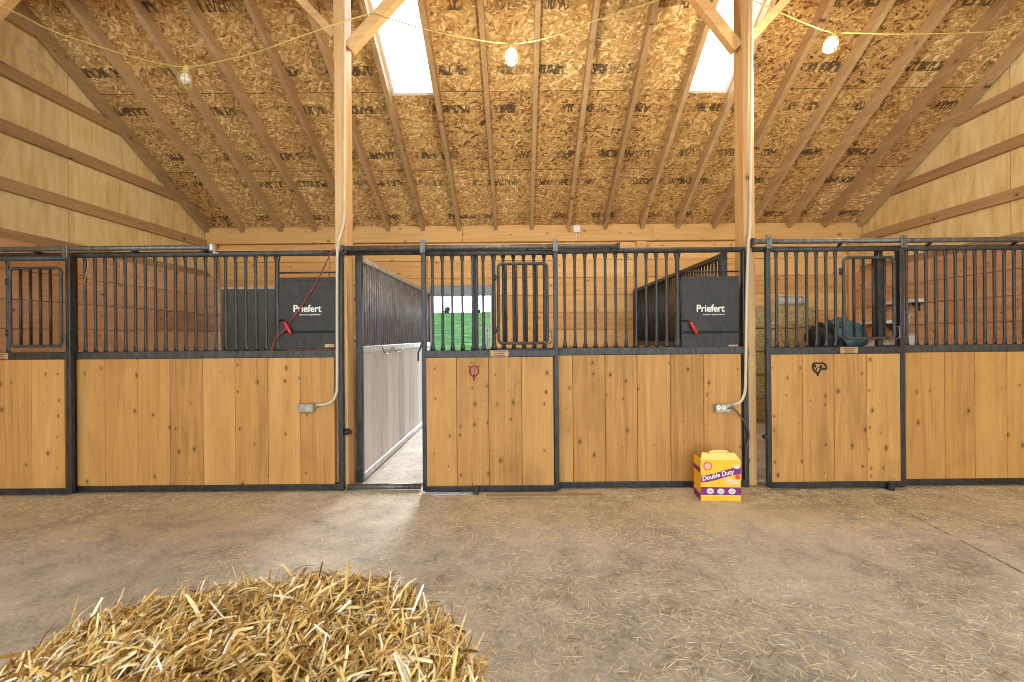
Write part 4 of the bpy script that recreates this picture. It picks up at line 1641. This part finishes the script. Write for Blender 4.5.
c1, c2, c3 = rk(824, 334), rk(846, 327), rk(866, 338)
m = cushion((c1.x, yr + .05, zr + .13), (.19, .2, .22), 1.0, zr + .001)
obj('folded_end', m, 'black_paint', bt)
m = cushion((c2.x, yr + .05, zr + .17), (.27, .22, .25), 4.0, zr + .001)
obj('cloth', m, 'teal', bt)
for a, b in (((812, 326), (824, 344)), ((826, 318), (838, 345)), ((833, 336), (846, 346))):
    A, B = rk(*a, yr - .15), rk(*b, yr - .15)
    Mi = (A + B) / 2 + Vector((0, -.045, .02))
    obj('strap', MB().tube(smooth([A, Mi, B], 5), [(.02, .006)] * 11, 8), 'black_paint', bt)
m = cushion((c3.x + .03, yr - .33, zr + .05), (.29, .11, .08), 9.0, zr + .001)
tag(obj('grey_cloth', m, 'grey_cloth'), 'crumpled grey cloth lying on the rack beside the teal blanket', 'cloth')

# short shelves on the right-hand lining
LX = 5.69


def wall_shelf(pxa, pxb, py, lab, post=None):
    ya = LX * F / (pxa - 519)
    yb = LX * F / (pxb - 519)
    y0, y1 = min(ya, yb), max(ya, yb)
    z = at((pxa + pxb) / 2, py, (y0 + y1) / 2 * .985).z
    t = thing('wall_shelf', lab, 'shelf', (LX, (y0 + y1) / 2, z), 'shelves on the right lining')
    obj('board', MB().bevel_box((LX - .16, y0, z - .05), (LX - .001, y1, z), .004), 'white', t)
    for y in (y0 + .08, y1 - .08):
        obj('bracket', MB().prism([(LX - .001, y - .01, z - .052), (LX - .12, y - .01, z - .052), (LX - .001, y - .01, z - .17)], (0, .02, 0)), 'metal', t)
    return y0, y1, z


wall_shelf(882, 925, 300, 'upper white shelf board on the planks at the right of the right stall')
y0, y1, zsh = wall_shelf(852, 897, 321, 'lower white shelf board on the planks at the right of the right stall')
y0, y1, zsh = wall_shelf(896, 926, 347, 'lowest white shelf board, half hidden behind the middle rail')
yb_ = 6.62
bx0 = LX - .15
t = thing('white_carton', 'small white box standing on the lowest shelf in the right stall', 'box', (bx0, yb_, zsh))
obj('body', MB().bevel_box((bx0, yb_ - .12, zsh + .001), (bx0 + .13, yb_ + .02, zsh + .19), .006), 'white', t)
obj('lid', MB().bevel_box((bx0 - .004, yb_ - .124, zsh + .16), (bx0 + .134, yb_ + .024, zsh + .195), .004), 'trim_pale', t)
p = at(905, 320, 6.62)
t = thing('white_strip', 'thin white upright strip fixed on the right stall planks under the upper shelf', 'strip', (LX - .01, 6.72, zsh))
obj('batten', MB().bevel_box((LX - .025, 6.68, 1.28), (LX - .001, 6.73, 1.84), .004), 'white', t)
hp = at(909.5, 320, 6.5)
obj('hook', MB().tube([(LX - .002, 6.56, hp.z + .06), (LX - .05, 6.56, hp.z + .07), (LX - .09, 6.55, hp.z + .03), (LX - .08, 6.55, hp.z - .02), (LX - .05, 6.55, hp.z - .03)], .01, 8), 'white', t)

# ------------------------------------------------------------------ light
w = bpy.data.worlds.new('World')
SC.world = w
w.use_nodes = True
nt = w.node_tree
nt.nodes.clear()
out = nt.nodes.new('ShaderNodeOutputWorld')
bg = nt.nodes.new('ShaderNodeBackground')
tc = nt.nodes.new('ShaderNodeTexCoord')
sep = nt.nodes.new('ShaderNodeSeparateXYZ')
nt.links.new(tc.outputs['Generated'], sep.inputs[0])
rp_ = nt.nodes.new('ShaderNodeValToRGB')
rp_.color_ramp.elements[0].position = 0.0
rp_.color_ramp.elements[0].color = (.80, .90, .99, 1)
rp_.color_ramp.elements[1].position = .6
rp_.color_ramp.elements[1].color = (.86, .94, 1.0, 1)
nt.links.new(sep.outputs[2], rp_.inputs[0])
nt.links.new(rp_.outputs[0], bg.inputs[0])
# overcast sky, brightest low down beyond the back of the barn
nrm = nt.nodes.new('ShaderNodeVectorMath'); nrm.operation = 'DOT_PRODUCT'
nt.links.new(tc.outputs['Generated'], nrm.inputs[0])
nrm.inputs[1].default_value = Vector((.0, .96, .28)).normalized()
mr = nt.nodes.new('ShaderNodeMapRange'); mr.interpolation_type = 'SMOOTHSTEP'
nt.links.new(nrm.outputs['Value'], mr.inputs[0])
mr.inputs[1].default_value = .3
mr.inputs[2].default_value = 1.0
mr.inputs[3].default_value = 4.6
mr.inputs[4].default_value = 10.0
nt.links.new(mr.outputs[0], bg.inputs[1])
nt.links.new(bg.outputs[0], out.inputs[0])

# hazy low sun behind the barn, reaching in through the open back doorway
sl = bpy.data.lights.new('hazy_sun', 'SUN')
sl.energy = 4.0
sl.angle = math.radians(18)
sl.color = (1, .97, .93)
so_ = bpy.data.objects.new('hazy_sun', sl)
COL.objects.link(so_)
so_.location = (3, 30, 12)
so_.rotation_euler = Vector((-.06, -1, -.40)).to_track_quat('-Z', 'Y').to_euler()

# ------------------------------------------------------------------ camera
cam = bpy.data.cameras.new('camera')
cam.sensor_width = 36
cam.lens = 36 * F / 1024
cam.shift_x = -VX / 1024
cam.shift_y = VY / 1024
cam.clip_start = .02
co_ = bpy.data.objects.new('camera', cam)
COL.objects.link(co_)
co_.matrix_world = Matrix.Translation((0, 0, CAMZ)) @ Matrix.Rotation(PI / 2, 4, 'X') @ Matrix.Rotation(-ROLL, 4, 'Z')
cam.dof.use_dof = True
cam.dof.focus_distance = 4.0
cam.dof.aperture_fstop = 11.0
SC.camera = co_

SC.view_settings.view_transform = 'Standard'
SC.view_settings.look = 'None'
SC.view_settings.gamma = 1
SC.view_settings.use_curve_mapping = False
SC.view_settings.exposure = 0.22
SC.cycles.filter_width = 1.0
SC.cycles.max_bounces = 8
SC.cycles.diffuse_bounces = 5
SC.cycles.use_denoising = True
